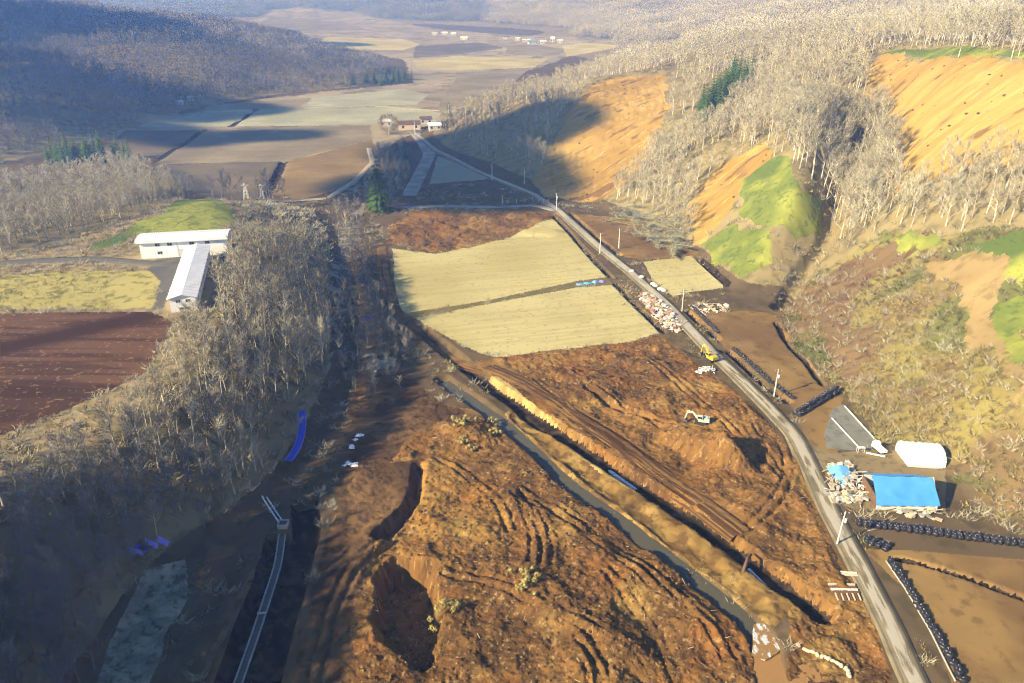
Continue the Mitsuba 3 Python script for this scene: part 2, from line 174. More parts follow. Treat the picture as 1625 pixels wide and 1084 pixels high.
D['RUTS'] = [
 [(-12.6,110.1),(-1.4,106.1),(9,98),(14.7,93.3)],
 [(16.6,111),(20,103.1),(23.8,94.6),(25.4,84.8)],
 [(-17,148),(-9.7,140.6),(-2.9,131.7),(0.3,121.6)],
 [(0.5,134.7),(2.7,128.9),(4.3,122.6),(4.6,116.6),(4,111.3)],
 [(2.7,130.4),(4.9,125.5),(6.1,119.9),(6.6,114.9),(5.8,110.1)],
 [(1.4,135.1),(5.9,131.9),(10,126.1),(14,119.9),(19.5,114.2),(22.8,108.8),(25.8,103.4),(28.5,98),(32.3,92)],
 [(8.1,128.3),(13.3,122),(17.8,117.4),(22.5,112.5),(25.7,107.2),(28.4,102.3),(32.2,96),(34.1,89.5)],
 [(10.4,94.9),(12.5,91.6),(13.7,89),(13.5,84.2)],
 [(8.1,93.2),(10.8,90.8),(12.5,87.3),(12.5,83.6)],
 [(62,156),(60,143),(54.4,131.7),(47,123.5),(42.4,119.7)],
 [(-18.4,122.6),(-23.6,117.4),(-28.1,110.1),(-29.8,101.6),(-29.7,89.5),(-29.3,83.6)],
 [(11.6,193.8),(19.2,180.9),(26.7,169.2),(36.6,160.2),(44.6,156)],
 [(55.7,170.8),(55.4,153.2),(57.8,138.3)],
 [(33.2,199.9),(41.7,188.1),(47.9,170.8),(52.5,153.2)],
 [(4.6,184.4),(16,161.7),(27.1,145.5),(37.4,129.5)],
]
D['ROADS'] = [
 ('main_road','mainroad',[(-65.6,548.2),(-47.3,488.3),(-18,429),(11.5,378.1),(20.8,351.7),(34,296.6),(42.3,267.2),(50.1,235.2),(56.2,199.9),(59.1,187.3),(62.5,170.2),(65,155.4),(64.1,143),(62.6,127.9),(62.2,115.7),(61.6,104.6),(61.1,96),(60.1,88.3),(59.6,80.4)],4.2),
 ('dirt_track','dirttrack',[(-51.5,298.2),(-44.5,261.9),(-37.5,231.5),(-27.5,212.9),(-16.3,199),(-7.3,191.9),(2.9,182.3),(13.4,167.7),(23.9,153.2),(32.8,139),(40.5,126.5),(44.2,119.7)],4),
 ('farm_road','palegravel',[(-129,309.7),(-116.1,363.9),(-88.4,372.3),(-82.3,404.7),(-79.8,454.4),(-89.1,497.4)],3),
 ('cross_road','greyroad',[(-58.6,355),(-32.9,358.3),(-9.4,356.1),(11,359.5),(20.4,349.5)],3.5),
 ('valley_road','greyroad',[(-69.2,560.8),(-57.1,516.2),(-49.4,477.3),(-49.6,419.1),(-50.1,375.9)],7),
 ('plateau_road','asphaltroad',[(-162.5,221.1),(-143.2,226.6),(-127,228.5),(-109.9,224.4),(-103.4,223.2),(-101.5,227.9)],4),
 ('far_road','palegravel',[(-172.2,669),(-117,679.8),(-56.9,651.8)],3),
]
D['GRAVEL'] = [
 [(-85.7,690.9),(-81.3,730.4),(-70.8,751.8),(-69.7,808.4),(-63.4,850.8),(-66.4,922.9)],
]
D['ZONES'] = {
 'grove': [(-90.6,235.5),(-85,260.5),(-72.2,276.3),(-63.1,254.6),(-49.8,195.8),(-50.7,157.3),(-50.3,143.5),(-51.2,129.9),(-57.7,118.2),(-64.3,107.1),(-64.3,94.1),(-61.4,80.2),(-64.3,60.5),(-79.2,63),(-89.9,82.6),(-83.5,105.9),(-77.6,120.3),(-71.6,134.6),(-71.1,150.1),(-75.4,167.2),(-76.4,180.3),(-79.9,197.5)],
 'corridor': [(-84.6,354.6),(-75.6,368.7),(-61.5,355),(-50.2,306.5),(-49.3,275.4),(-37.9,227.4),(-27,199.9),(-27.7,177.4),(-34.7,170.8),(-44.8,183.1),(-54.8,224.1),(-61.8,274.4)],
 'bluff': [(-190,222.9),(-158,232.3),(-150.5,255),(-138.7,278.4),(-153.4,369.2),(-183.3,409.1),(-218.6,447.5),(-232.2,424.7),(-256.2,390.8),(-306.1,373.1)],
 'riverside': [(-86.5,491.4),(-69.7,512.1),(-54.4,447.6),(-54.5,391.1),(-58,360.6),(-74.8,364),(-76.5,419.1)],
}
D['PTS'] = {
 'pole': [(60.2,117.2),(65.8,174.4),(53.7,230.5),(33.7,288.7),(41.7,295),(20.2,350.6),(-10.4,410.2),(6.3,398.5),(-47.3,610.1),(-65.2,541),(-4.5,359.5),(94.8,299.1)],
 'spruce': [(-60.1,349.5),(-61.3,454.4),(-49.3,632)],
 'roundtree': [(-83.8,546.3)],
 'conifer_slope': [(97.4,410.2),(100.5,413),(103.6,414.4),(106.8,418.8),(110.2,422.7),(113.4,426.9),(117.4,433),(121.3,440.1),(124.7,445.6),(104.4,425),(111.4,435.2),(119.6,449.3),(125.8,460.5),(97.6,403.7)],
 'conifer_bluff': [(-258.8,446),(-252.2,443.5),(-248.6,447),(-243.4,447.3),(-241.4,454.1),(-237.6,457.6),(-233.9,461.2),(-226.8,457.8),(-216.8,447.5),(-252.5,458.3),(-244.5,464.4),(-250.7,437.2)],
 'conifer_far': [(-154.2,798.2),(-144.6,813.3),(-133.6,814.3),(-126.7,826.5),(-119.5,833.9),(-112.2,841.9),(-109.7,863.2),(-141,830),(-134,846.3),(-119.4,867.3)],
}
D['OBJ'] = {
 'barnA': [(-112.6,228.5),(-87.9,233.1)],
 'barnB': [(-86.9,185.9),(-80.8,187.6),(-92.4,230.9)],
 'house': [(71.3,127.1),(83.7,126.5),(76,136)],
 'tent': [(85.1,143),(92.6,141.9)],
 'tarpwall': [(68.1,134.9),(71.6,134.9)],
 'rowA': [(66.5,122.9),(96,116.1)],
 'rowB': [(66,117.9),(68.8,115.4)],
 'rowC': [(68.2,113),(67.9,105.4),(67.7,96),(67.1,84.2)],
 'rowD': [(68.9,164.6),(82.8,176.7)],
 'rowE': [(62.6,202.8),(66.7,184.4),(70.4,172.1)],
 'rowF': [(57.6,234.2),(61,212.9)],
 'pipeC': [(67.3,113.5),(67.5,104.6),(67.2,96),(66,84.8)],
 'excA': [(54.5,195)],
 'excB': [(44.5,161.1)],
 'junk': [(51.6,188.8)],
 'bluetarps': [(23.3,254.3),(26,255.5),(28.7,256.8),(31.2,257.4)],
 'debrisroad': [(43.5,242.4),(48.9,217.5)],
 'bluestrip': [(-49.2,161.5),(-47.7,155.2),(-47.1,149.7),(-47.3,145),(-48.1,141.6)],
 'whitesheets': [(-34.9,155.4),(-35.5,153.2),(-35.9,150.6),(-35.3,144.2),(-33.9,143.5),(-35.9,143.5)],
 'bluesheet': [(-65.7,109.8),(-65.2,111),(-64.2,112.5),(-62.9,114)],
 'timber': [(56.7,103.8),(58.4,109.3)],
 'flume': [(-44,122.6),(-42.7,114.3),(-42.2,104.6),(-41.8,96),(-41.5,85.5),(-41.2,80.4)],
 'pipes': [(-49.6,130.7),(-44.5,123.5)],
 'chamber': [(-43.8,122.7)],
 'sandbags': [(44.6,93.1),(47.5,90.5),(49.5,89.3),(51.1,89.8),(51.3,87.7),(50.1,85.9)],
 'ditchpipe': [(21.2,144.2),(25.9,137.2)],
 'ditchpipe2': [(42.8,112.6),(45.5,105.8)],
 'stake': [(40.6,109.3),(43.5,114.3)],
 'water': [(39.8,96),(41.5,94.9),(44.7,93.3),(47.5,90.5),(49.8,88.9),(49.9,85.5),(47.5,80.4),(36.2,80.4)],
 'foam': [(39.6,97.1),(41.9,98),(44.8,94.9),(42.1,92),(39.1,90.1),(37.6,90.8)],
 'parked': [(81.4,149),(77.1,148.5)],
 'debrishouse': [(68.2,143.5),(73.7,144.5),(71.6,131.2),(69.6,129.5),(63.7,130)],
 'logjam': [(49,348),(63.8,328.9),(70.2,306.9),(68.9,288.6),(59.3,286.4),(52.8,306.5),(47.3,333.9)],
 'bushes': [(-12.2,156),(-10.4,158.8),(-8.1,161.1),(-5.6,161.7),(-11,151.1),(-9,149.3),(-3.6,156),(-13.8,161.1),(1.7,106.9),(3.2,105.4),(2.4,103.8),(-11.3,101.3),(-10.2,100.2),(-11.7,99.4)],
 'farm': [(33.8,1344.4),(49.6,1337.5),(23.6,1401.8),(10.2,1437.8),(-10.5,1481.3),(66.1,1368.8),(77.4,1350.6),(-83.9,1486.3),(-128.9,1622.2),(-146.6,1603.3),(-110.8,1604.5)],
 'midfarm': [(-52.9,551.9),(-62.9,590.2),(-90.8,579.5)],
 'leftfarm': [(-267,656.3),(-264.6,673.6)],
 'towers': [(-126.2,368.7),(-119.9,372.7)],
 'farhouse': [(-72,566.1)],
 'posts': [(-4.3,364),(-1.9,362.9),(9.9,364),(12.6,364),(14.7,364),(17,364),(2.2,364),(6.1,364)],
 'blocks': [(43,267.2),(45.5,261.2),(48.9,252.5),(49.9,249.4),(51,248.2),(48.4,254.3)],
 'blueobjs': [(-104.7,336.1),(-102.9,339.9),(-45.1,223.3),(-43.9,225.8)],
 'drain': [(57.1,233.6),(70.5,235.8)],
 'mound': [(45.6,148)],
 'pit': [(-18.2,101.6)],
 'fallen': [(104.2,263.8),(123.4,248.1),(113.6,257.1),(110.7,275.5),(33.2,199.9),(40.4,206.2)],
 'stumps': [(53.5,139.5),(54.8,137.2)],
 'noticepole': [(65.3,170.8)],
}
D['MOUND'] = [
 (42.4,149.3,-0.87,11,4.5,4.2),
 (48.1,144.2,-0.87,7,3,2.2),
 (-17.4,101.9,1.75,12.5,5.4,-5.6),
 (-9.8,156,-0.7,9,6,2),
 (-27.2,114.3,1.22,16,4,1.4),
 (19.5,184.4,-0.35,14,5,1.2),
 (34.1,193.8,-0.35,10,5,1.2),
 (12.4,315.2,0,12,6,1),
 (-29.3,315.2,0,14,6,1),
 (16.8,94.6,-0.87,12,5,1),
 (26.1,101.6,-0.87,14,5,1),
 (7.1,101.6,-1.05,10,5,0.9),
]
D['FLAT'] = [
 (80.4,132.7,9),
 (89,144.2,7),
 (70.6,137.2,5),
 (76.2,119.7,6),
 (87.9,118.3,6),
 (-92,207.1,20),
 (-103.5,232.2,14),
 (54.5,195,3),
 (75.9,170.8,7),
]
D['CLOUD'] = [
 (-490,840,235,180,0,20,'broad broken cloud over the left hills shading them'),
 (-225,535,110,28,0.1,10,'small cloud shading the fields at the foot of the left hills'),
 (-8,455,62,115,-0.25,14,'small cloud shading the spur of the right hillside'),
 (-330,1350,150,60,0,10,'far cloud shading fields down the valley'),
 (-260,640,90,45,0.5,8,'cloud scrap shading the lower left hills'),
]
D['RUBBLESTRIP'] = [
 (41.6,243.6),
 (45.7,248.2),
 (48.8,236.9),
 (51.6,219.9),
 (49.6,213.8),
 (45.8,216.6),
 (43.8,227.4),
]
D['RUBBLEDRAIN'] = [
 (56.7,235.8),
 (60.6,236.9),
 (70.5,235.8),
 (67.1,229.9),
 (61.8,228.4),
 (57.1,231.5),
]
D['YARD'] = [
 (78.1,148),
 (81.7,146.5),
]
D['WATER'] = [
 (38.8,96),
 (40.8,96),
 (44.7,93.3),
 (47.5,90.5),
 (50,88.9),
 (50,85.5),
 (47.1,78.3),
 (34.3,78.3),
]
D['CLEAR'] = [
 [(92.7,345.8),(105.2,284.6),(120.9,289.6),(110,252),(87.2,237.2),(72.5,243.6),(68.2,288.9)],
 [(109.2,255.1),(119.6,236.7),(109.3,210),(94.9,226.5)],
 [(148.4,241),(152.8,233.2),(148.2,223.6)],
]
D['PADLINES'] = [
 [(81.6,169.2),(82.7,151.6)],
 [(76.3,163.4),(77.6,150.1)],
]
D['NOTREE'] = [
 (-92,207.1,14),
 (-87.5,192.9,10),
 (-83.4,184.3,10),
 (-79.6,174.4,9),
 (-96.3,223.2,12),
 (-102.3,234.1,18),
 (-93.5,234.1,8),
 (-87.8,217.6,4),
 (-60.1,349.5,10),
 (-58,332.1,8),
 (-55.2,317,7),
 (-52,303.1,6),
 (-61.3,454.4,9),
 (-83.8,546.3,9),
 (-47.8,143.5,5),
 (-47.9,152.6,5),
 (-48.8,159.6,5),
 (97.4,410.2,7),
 (100.5,413,7),
 (103.6,414.4,7),
 (106.8,418.8,7),
 (110.2,422.7,7),
 (113.4,426.9,7),
 (117.4,433,7),
 (121.3,440.1,7),
 (124.7,445.6,7),
 (104.4,425,7),
 (111.4,435.2,7),
 (119.6,449.3,7),
 (125.8,460.5,7),
 (97.6,403.7,7),
 (-258.8,446,7),
 (-252.2,443.5,7),
 (-248.6,447,7),
 (-243.4,447.3,7),
 (-241.4,454.1,7),
 (-237.6,457.6,7),
 (-233.9,461.2,7),
 (-226.8,457.8,7),
 (-216.8,447.5,7),
 (-252.5,458.3,7),
 (-244.5,464.4,7),
 (-250.7,437.2,7),
]
D['WATERZ'] = -0.55
D['REGLABEL'] = {
 'valley_ground': 'dark brown bare earth of the valley floor',
 'hills': 'wooded hill slopes covered in brown leaf litter',
 'hillside_scrub': 'yellow and brown scrub slope on the right',
 'plateau_grass': 'pale dry grass on the plateau edge by the ploughed field',
 'hedgeditch_bed': 'dark hedge ditch between two fields',
 'roadditch_bed': 'dark roadside ditch',
 'ditch_bed': 'wet mud bed of the long ditch with its shade put into the colour',
 'trench_bed': 'wet mud bed of the trench beside the flume, coloured dark for shade',
 'trench_lip': 'pale dry earth lip along the dark trench',
 'stream_bed': 'pale gravel bed of the shaded stream',
 'far_road': 'pale straight farm road across the far fields',
 'debris_edge': 'dark brown churned mud at the shaded edge of the landslide debris',
 'far_valley_floor': 'pale tan farmland on the far valley floor',
 'debris_field': 'churned orange brown landslide mud',
 'bare_soil': 'smooth orange bare soil beside the road',
 'stubble_field': 'pale yellow stubble field',
 'main_road': 'narrow grey road running up the valley with worn pale wheel tracks',
 'dirt_track': 'brown muddy track beside the ditch',
 'landslide_scar': 'bare ochre landslide scar on the hillside',
 'ploughed_field': 'dark red brown ploughed field on the plateau',
}

def axis(lo, a, b, hi, s, g):
    mid = list(np.arange(a, b, s))
    up, x, d = [], b, s
    while x < hi:
        up.append(x); d *= 1 + g; x += d
    dn, x, d = [], a - s, s
    while x > lo:
        dn.append(x); d *= 1 + g; x -= d
    return np.array(dn[::-1] + mid + up)

def yaxis():
    lo = list(np.arange(-400, 60, 6.0)); a = list(np.arange(60, 76, 1.0)); n = list(np.arange(76, 195, 0.38)); m = list(np.arange(195, 320, 0.7))
    up, x, d = [], 320.0, 0.7
    while x < 4600:
        up.append(x); d *= 1.0145; x += d
    return np.array(lo + a + n + m + up)

GX, GY = axis(-3300, -72, 92, 3300, 0.4, 0.022), yaxis()

def dense(line, k=0.03):
    p = np.asarray(line, float); out = [p[:1]]
    for a, b in zip(p[:-1], p[1:]):
        L = np.hypot(*(b - a)[:2]); far = np.hypot(*((a + b) / 2)[:2])
        n = max(1, int(L / max(6.0, k * far))); t = (np.arange(n) + 1)[:, None] / n
        out.append(a + (b - a) * t)
    return np.vstack(out)

def base_grid():
    pts = np.vstack([dense(l) for l in D['CTRL']])
    _, keep = np.unique(np.round(pts[:, :2] / 3), axis=0, return_index=True)
    pts = pts[np.sort(keep)]
    f = LinearNDInterpolator(pts[:, :2], pts[:, 2], fill_value=20.0)
    X, Y = np.meshgrid(GX, GY, indexing='ij')
    return gaussian_filter(f(X, Y), 5.0)

BASE = base_grid()
base_h = RegularGridInterpolator((GX, GY), BASE, bounds_error=False, fill_value=0.0)

# ------------------------------------------------------------------ small mesh helpers
def cat(ms):
    v, f, o = [], [], 0
    for a, b in ms:
        v.append(np.asarray(a, float)); f.append(np.asarray(b, int) + o); o += len(a)
    return np.vstack(v), np.vstack(f)

BOXF = np.array([[0, 3, 2], [0, 2, 1], [4, 5, 6], [4, 6, 7], [0, 1, 5], [0, 5, 4], [1, 2, 6], [1, 6, 5], [2, 3, 7], [2, 7, 6], [3, 0, 4], [3, 4, 7]])
def box(c, s, rz=0.0, ry=0.0, taper=1.0):
    x, y, z = np.asarray(s) / 2.0
    t = taper
    v = np.array([[-x, -y, -z], [x, -y, -z], [x, y, -z], [-x, y, -z], [-x * t, -y * t, z], [x * t, -y * t, z], [x * t, y * t, z], [-x * t, y * t, z]])
    if ry:
        v = v @ np.array([[math.cos(ry), 0, -math.sin(ry)], [0, 1, 0], [math.sin(ry), 0, math.cos(ry)]])
    if rz:
        v = v @ np.array([[math.cos(rz), math.sin(rz), 0], [-math.sin(rz), math.cos(rz), 0], [0, 0, 1]])
    return v + np.asarray(c, float), BOXF

def tube(pts, radii, sides=6, cap=True):
    p = np.asarray(pts, float); r = np.broadcast_to(radii, (len(p),))
    t = np.gradient(p, axis=0); t /= np.linalg.norm(t, axis=1, keepdims=True) + 1e-12
    up = np.where(np.abs(t[:, 2:]) < 0.9, [0, 0, 1.0], [1.0, 0, 0])
    a = np.cross(t, up); a /= np.linalg.norm(a, axis=1, keepdims=True) + 1e-12
    b = np.cross(t, a); an = np.arange(sides) * 2 * np.pi / sides
    v = (p[:, None] + r[:, None, None] * (np.cos(an)[None, :, None] * a[:, None] - np.sin(an)[None, :, None] * b[:, None])).reshape(-1, 3)
    f = []
    for i in range(len(p) - 1):
        for j in range(sides):
            k = (j + 1) % sides
            f += [[i * sides + j, i * sides + k, (i + 1) * sides + k], [i * sides + j, (i + 1) * sides + k, (i + 1) * sides + j]]
    if cap:
        n = len(p) - 1
        for j in range(1, sides - 1):
            f += [[0, j + 1, j], [n * sides, n * sides + j, n * sides + j + 1]]
    return v, np.array(f)

def beam(a, b, w, h=None):
    a, b = np.asarray(a, float), np.asarray(b, float); h = h or w
    t = (b - a) / np.linalg.norm(b - a)
    u = np.cross(t, [0, 0, 1.0]) if abs(t[2]) < 0.95 else np.array([1.0, 0, 0]); u /= np.linalg.norm(u); n = np.cross(u, t)
    q = [(-1, -1), (1, -1), (1, 1), (-1, 1)]
    v = np.array([p + u * i * w / 2 + n * j * h / 2 for p in (a, b) for i, j in q])
    return v, np.array([[0, 1, 2], [0, 2, 3], [4, 6, 5], [4, 7, 6], [0, 5, 1], [0, 4, 5], [1, 6, 2], [1, 5, 6], [2, 7, 3], [2, 6, 7], [3, 4, 0], [3, 7, 4]])

def sheet(nx, ny, fn):
    u, w = np.meshgrid(np.linspace(0, 1, nx), np.linspace(0, 1, ny), indexing='ij')
    v = fn(u.ravel(), w.ravel())
    i, j = np.meshgrid(np.arange(nx - 1), np.arange(ny - 1), indexing='ij'); k = (i * ny + j).ravel()
    return v, np.vstack([np.stack([k, k + ny, k + ny + 1], 1), np.stack([k, k + ny + 1, k + 1], 1)])

used = {}
def numbered(name):
    n = used.get(name, 0); used[name] = n + 1
    return name if n == 0 else f'{name}_{n:03d}'

def tag(key, label, cat_=None, group=None, kind=None):
    d = {'label': label}
    if cat_: d['category'] = cat_
    if group: d['group'] = group
    if kind: d['kind'] = kind
    labels[key] = d
    return key

def part(key, mesh, bsdf, smooth=False):
    k, n = key, 0
    while k in scene:
        n += 1; k = f'{key}_{n:03d}'
    scene[k] = mikit.ply(mesh, 'mat_' + bsdf, smooth=smooth)
    return k

def seg_dist(P, line):
    """Distance of points to a polyline, and the length along it, for the points near it."""
    best = np.full(len(P), 1e9); along = np.zeros(len(P)); s = 0.0
    for a, b in zip(line[:-1], line[1:]):
        a, b = np.asarray(a[:2], float), np.asarray(b[:2], float); d = b - a; L = np.hypot(*d)
        t = np.clip(((P - a) @ d) / (L * L + 1e-9), 0, 1)
        r = np.hypot(*(P - a - t[:, None] * d).T)
        m = r < best; best[m] = r[m]; along[m] = (s + t * L)[m]; s += L
    return best, along

def sstep(a, b, x):
    t = np.clip((x - a) / (b - a), 0, 1); return t * t * (3 - 2 * t)

def smooth_line(p, step=1.5):
    p = np.asarray(p, float)
    s = np.r_[0, np.cumsum(np.hypot(*np.diff(p[:, :2], axis=0).T))]
    q = np.linspace(0, s[-1], max(3, int(s[-1] / step)))
    o = np.stack([np.interp(q, s, p[:, k]) for k in range(2)], 1)
    w = max(1, int(5 / step)); pad = np.vstack([np.repeat(o[:1], w, 0), o, np.repeat(o[-1:], w, 0)])
    ker = np.hanning(2 * w + 3)[1:-1]; ker /= ker.sum()
    return np.stack([np.convolve(pad[:, k], ker, 'valid') for k in range(2)], 1)

# ------------------------------------------------------------------ materials
def mat(name, fn, two=True, bump=None):
    b = {'type': 'diffuse', 'reflectance': proc(fn)}
    if bump: b = {'type': 'bumpmap', 'relief': proc(bump, 0.05), 'scale': 1.0, 'bsdf': b}
    scene['mat_' + name] = {'type': 'twosided', 'bsdf': b} if two else b
def plain(name, c, rough=None, metal=0.0):
    b = {'type': 'diffuse', 'reflectance': {'type': 'rgb', 'value': list(c)}} if rough is None else {'type': 'principled', 'base_color': {'type': 'rgb', 'value': list(c)}, 'roughness': rough, 'metallic': metal}
    scene['mat_' + name] = {'type': 'twosided', 'bsdf': b}
N2 = lambda p, s, o=0.0: noise(p.x * s + o, p.y * s + o * 1.7, 3.1 + o)
F2 = lambda p, s, o=0.0, k=4: fbm(p.x * s + o, p.y * s - o, 1.3 + o, octaves=k)

def mud_material(lo, mid, hi, warm, k):
    def fn(p, n, uv):
        a = smoothstep(0.42, 0.60, F2(p, 0.05)); b = smoothstep(0.36, 0.64, F2(p, 0.7, 9.0)); c = smoothstep(0.58, 0.72, F2(p, 2.2, 4.0, 3))
        base = mix(lo, mid, a * 0.6 + b * 0.4)
        base = mix(base, warm, smoothstep(0.5, 0.68, F2(p, 0.13, 21.0)) * 0.6)
        base = mix(base, hi, smoothstep(0.55, 0.68, F2(p, 0.10, 33.0)) * k)
        base = mix(base, (0.045, 0.026, 0.014), smoothstep(0.54, 0.68, F2(p, 1.4, 44.0, 3)) * 0.5)
        return mix(base, (0.40, 0.30, 0.14), c * 0.45)
    return fn
mud = mud_material((0.094, 0.053, 0.025), (0.240, 0.130, 0.042), (0.32, 0.205, 0.065), (0.225, 0.098, 0.030), 0.55)
rough_mud = lambda p, n, uv: 0.34 * fbm(p.x * 1.5, p.y * 1.5, 2.0, octaves=4)
mat('mud', mud, bump=rough_mud)
mat('brightmud', mud_material((0.19, 0.105, 0.034), (0.30, 0.170, 0.048), (0.36, 0.24, 0.075), (0.28, 0.130, 0.034), 0.5), bump=rough_mud)
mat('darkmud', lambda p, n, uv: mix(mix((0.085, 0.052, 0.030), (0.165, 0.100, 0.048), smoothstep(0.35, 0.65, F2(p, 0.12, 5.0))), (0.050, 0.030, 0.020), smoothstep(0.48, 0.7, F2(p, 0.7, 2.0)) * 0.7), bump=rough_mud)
mat('soil', lambda p, n, uv: mix(mix((0.165, 0.102, 0.046), (0.26, 0.17, 0.066), smoothstep(0.35, 0.65, F2(p, 0.08, 5.0))), (0.11, 0.065, 0.034), smoothstep(0.5, 0.75, F2(p, 0.5, 2.0)) * 0.6))
mat('bank', lambda p, n, uv: mix(mix((0.20, 0.125, 0.040), (0.31, 0.21, 0.070), smoothstep(.35, .65, F2(p, 0.22, 5.0))), (0.105, 0.062, 0.028), smoothstep(0.42, 0.60, F2(p, 0.5, 2.0)) * 0.85), bump=lambda p, n, uv: 0.3 * fbm(p.x * 1.3, p.y * 1.3, 2.0, octaves=4))
def scar_material(dx, dy, o):
    def scar(p, n, uv):
        across, down = p.x * -dy + p.y * dx, p.x * dx + p.y * dy
        s = F2(p, 0.035, o); st = smoothstep(0.46, 0.62, fbm(across * 0.35 + 3 * F2(p, 0.05, o), down * 0.035, o, octaves=4))
        base = mix((0.30, 0.190, 0.052), (0.41, 0.275, 0.085), smoothstep(0.35, 0.65, s))
        base = mix(base, (0.225, 0.130, 0.042), st * 0.3)
        base = mix(base, (0.13, 0.075, 0.035), smoothstep(0.62, 0.72, fbm(across * 0.22, down * 0.08, o + 4, octaves=4)) * 0.75)
        return mix(base, (0.50, 0.36, 0.13), smoothstep(0.60, 0.74, fbm(across * 0.8, down * 0.15, o + 9, octaves=3)) * 0.5)
    return scar
mat('softsoil', lambda p, n, uv: mix(mix((0.23, 0.165, 0.08), (0.33, 0.245, 0.115), F2(p, 0.15, 5.0)), (0.17, 0.13, 0.06), smoothstep(0.48, 0.68, F2(p, 0.5, 2.0)) * 0.7))
mat('valleytan', lambda p, n, uv: mix(mix((0.26, 0.22, 0.15), (0.37, 0.32, 0.215), smoothstep(0.3, 0.7, F2(p, 0.012, 5.0))), (0.14, 0.12, 0.075), smoothstep(0.48, 0.66, F2(p, 0.06, 2.0)) * 0.7))
mat('mudslide', lambda p, n, uv: mix(mix((0.125, 0.085, 0.05), (0.20, 0.14, 0.075), F2(p, 0.12, 5.0)), (0.11, 0.065, 0.045), smoothstep(0.5, 0.7, F2(p, 0.4, 2.0))))
def field(c0, c1, c2, ang, sp=0.42):
    ca, sa = math.cos(ang), math.sin(ang)
    def fn(p, n, uv):
        a, b = p.x * ca + p.y * sa, p.y * ca - p.x * sa
        c = mix(c0, c1, smoothstep(0.3, 0.7, F2(p, 0.035, 5.0)))
        c = mix(c, c2, smoothstep(0.50, 0.70, fbm(a * 0.04, b * sp, 2.0, octaves=3)) * 0.25)
        c = mix(c, c2, smoothstep(0.56, 0.70, F2(p, 0.9, 2.0)) * 0.45)
        return mix(c, c2, smoothstep(0.55, 0.75, F2(p, 0.022, 11.0)) * 0.5)
    return fn
mat('stubble', field((0.395, 0.35, 0.155), (0.485, 0.44, 0.22), (0.285, 0.24, 0.105), 0.25, 0.8))
mat('greyfield', field((0.30, 0.31, 0.22), (0.40, 0.40, 0.28), (0.21, 0.21, 0.15), 0.1, 0.12))
mat('tanfield', field((0.20, 0.17, 0.115), (0.28, 0.24, 0.155), (0.15, 0.125, 0.085), 0.1, 0.12))
mat('brownfield', field((0.125, 0.105, 0.08), (0.18, 0.15, 0.105), (0.09, 0.075, 0.06), 0.1, 0.12))
mat('orangefield', field((0.20, 0.145, 0.07), (0.27, 0.195, 0.09), (0.14, 0.10, 0.055), 0.4, 0.14))
def ploughed(p, n, uv):
    rows = smoothstep(0.38, 0.62, fbm((p.y + p.x * 0.03 + 0.8 * F2(p, 0.08)) * 0.55, p.x * 0.04, 2.0, octaves=4))
    c = mix((0.062, 0.033, 0.020), (0.135, 0.074, 0.042), rows * 0.7 + 0.3 * F2(p, 0.6, 3.0))
    c = mix(c, (0.046, 0.025, 0.016), smoothstep(0.45, 0.65, F2(p, 0.05, 8.0)) * 0.7)
    c = mix(c, (0.26, 0.150, 0.085), smoothstep(0.58, 0.74, F2(p, 1.3, 3.0, 4)) * 0.75)
    d = dr.abs((p.x + 122) * 0.62 - (p.y - 158) * 0.78 + 3.0 * F2(p, 0.08))
    return mix((0.048, 0.026, 0.017), c, smoothstep(1.5, 8.0, d))
mat('ploughed', ploughed, bump=lambda p, n, uv: 0.25 * fbm((p.y + p.x * 0.03) * 1.1, p.x * 0.3, 1.0, octaves=3))
mat('meadow', lambda p, n, uv: mix(mix((0.33, 0.29, 0.10), (0.44, 0.39, 0.15), F2(p, 0.15, 4.0)), (0.16, 0.15, 0.05), smoothstep(0.5, 0.68, F2(p, 0.5, 2.0)) * 0.8))
mat('grass', lambda p, n, uv: mix(mix((0.135, 0.170, 0.042), (0.275, 0.295, 0.064), smoothstep(0.35, 0.65, F2(p, 0.09, 4.0))), (0.07, 0.11, 0.032), dr.maximum(smoothstep(0.48, 0.62, F2(p, 0.06, 2.0)) * 0.75, smoothstep(0.52, 0.68, F2(p, 0.6, 2.0)) * 0.6)))
mat('drygrass', lambda p, n, uv: mix(mix((0.24, 0.195, 0.11), (0.36, 0.28, 0.155), F2(p, 0.1, 4.0)), (0.15, 0.14, 0.07), smoothstep(0.5, 0.7, F2(p, 0.4, 12.0)) * 0.8))
mat('greygrass', lambda p, n, uv: mix(mix((0.23, 0.23, 0.17), (0.40, 0.38, 0.28), smoothstep(0.35, 0.7, F2(p, 0.5, 4.0))), (0.08, 0.08, 0.05), smoothstep(0.5, 0.7, F2(p, 1.2, 2.0)) * 0.8))
mat('streambed', lambda p, n, uv: mix(mix((0.11, 0.105, 0.085), (0.30, 0.29, 0.25), smoothstep(0.4, 0.62, F2(p, 0.35, 5.0))), (0.07, 0.06, 0.045), smoothstep(0.45, 0.65, F2(p, 0.12, 2.0)) * 0.8))
mat('shademud', lambda p, n, uv: mix((0.022, 0.017, 0.013), (0.06, 0.042, 0.028), smoothstep(0.4, 0.7, F2(p, 0.7, 5.0))))  # wet mud blackened so its colour carries the shade inside ditches and trenches
mat('bankgrass', lambda p, n, uv: mix((0.11, 0.095, 0.042), (0.20, 0.165, 0.07), F2(p, 0.5, 4.0)))
mat('verge', lambda p, n, uv: mix((0.40, 0.31, 0.12), (0.25, 0.19, 0.075), smoothstep(0.4, 0.65, F2(p, 0.5, 4.0))))
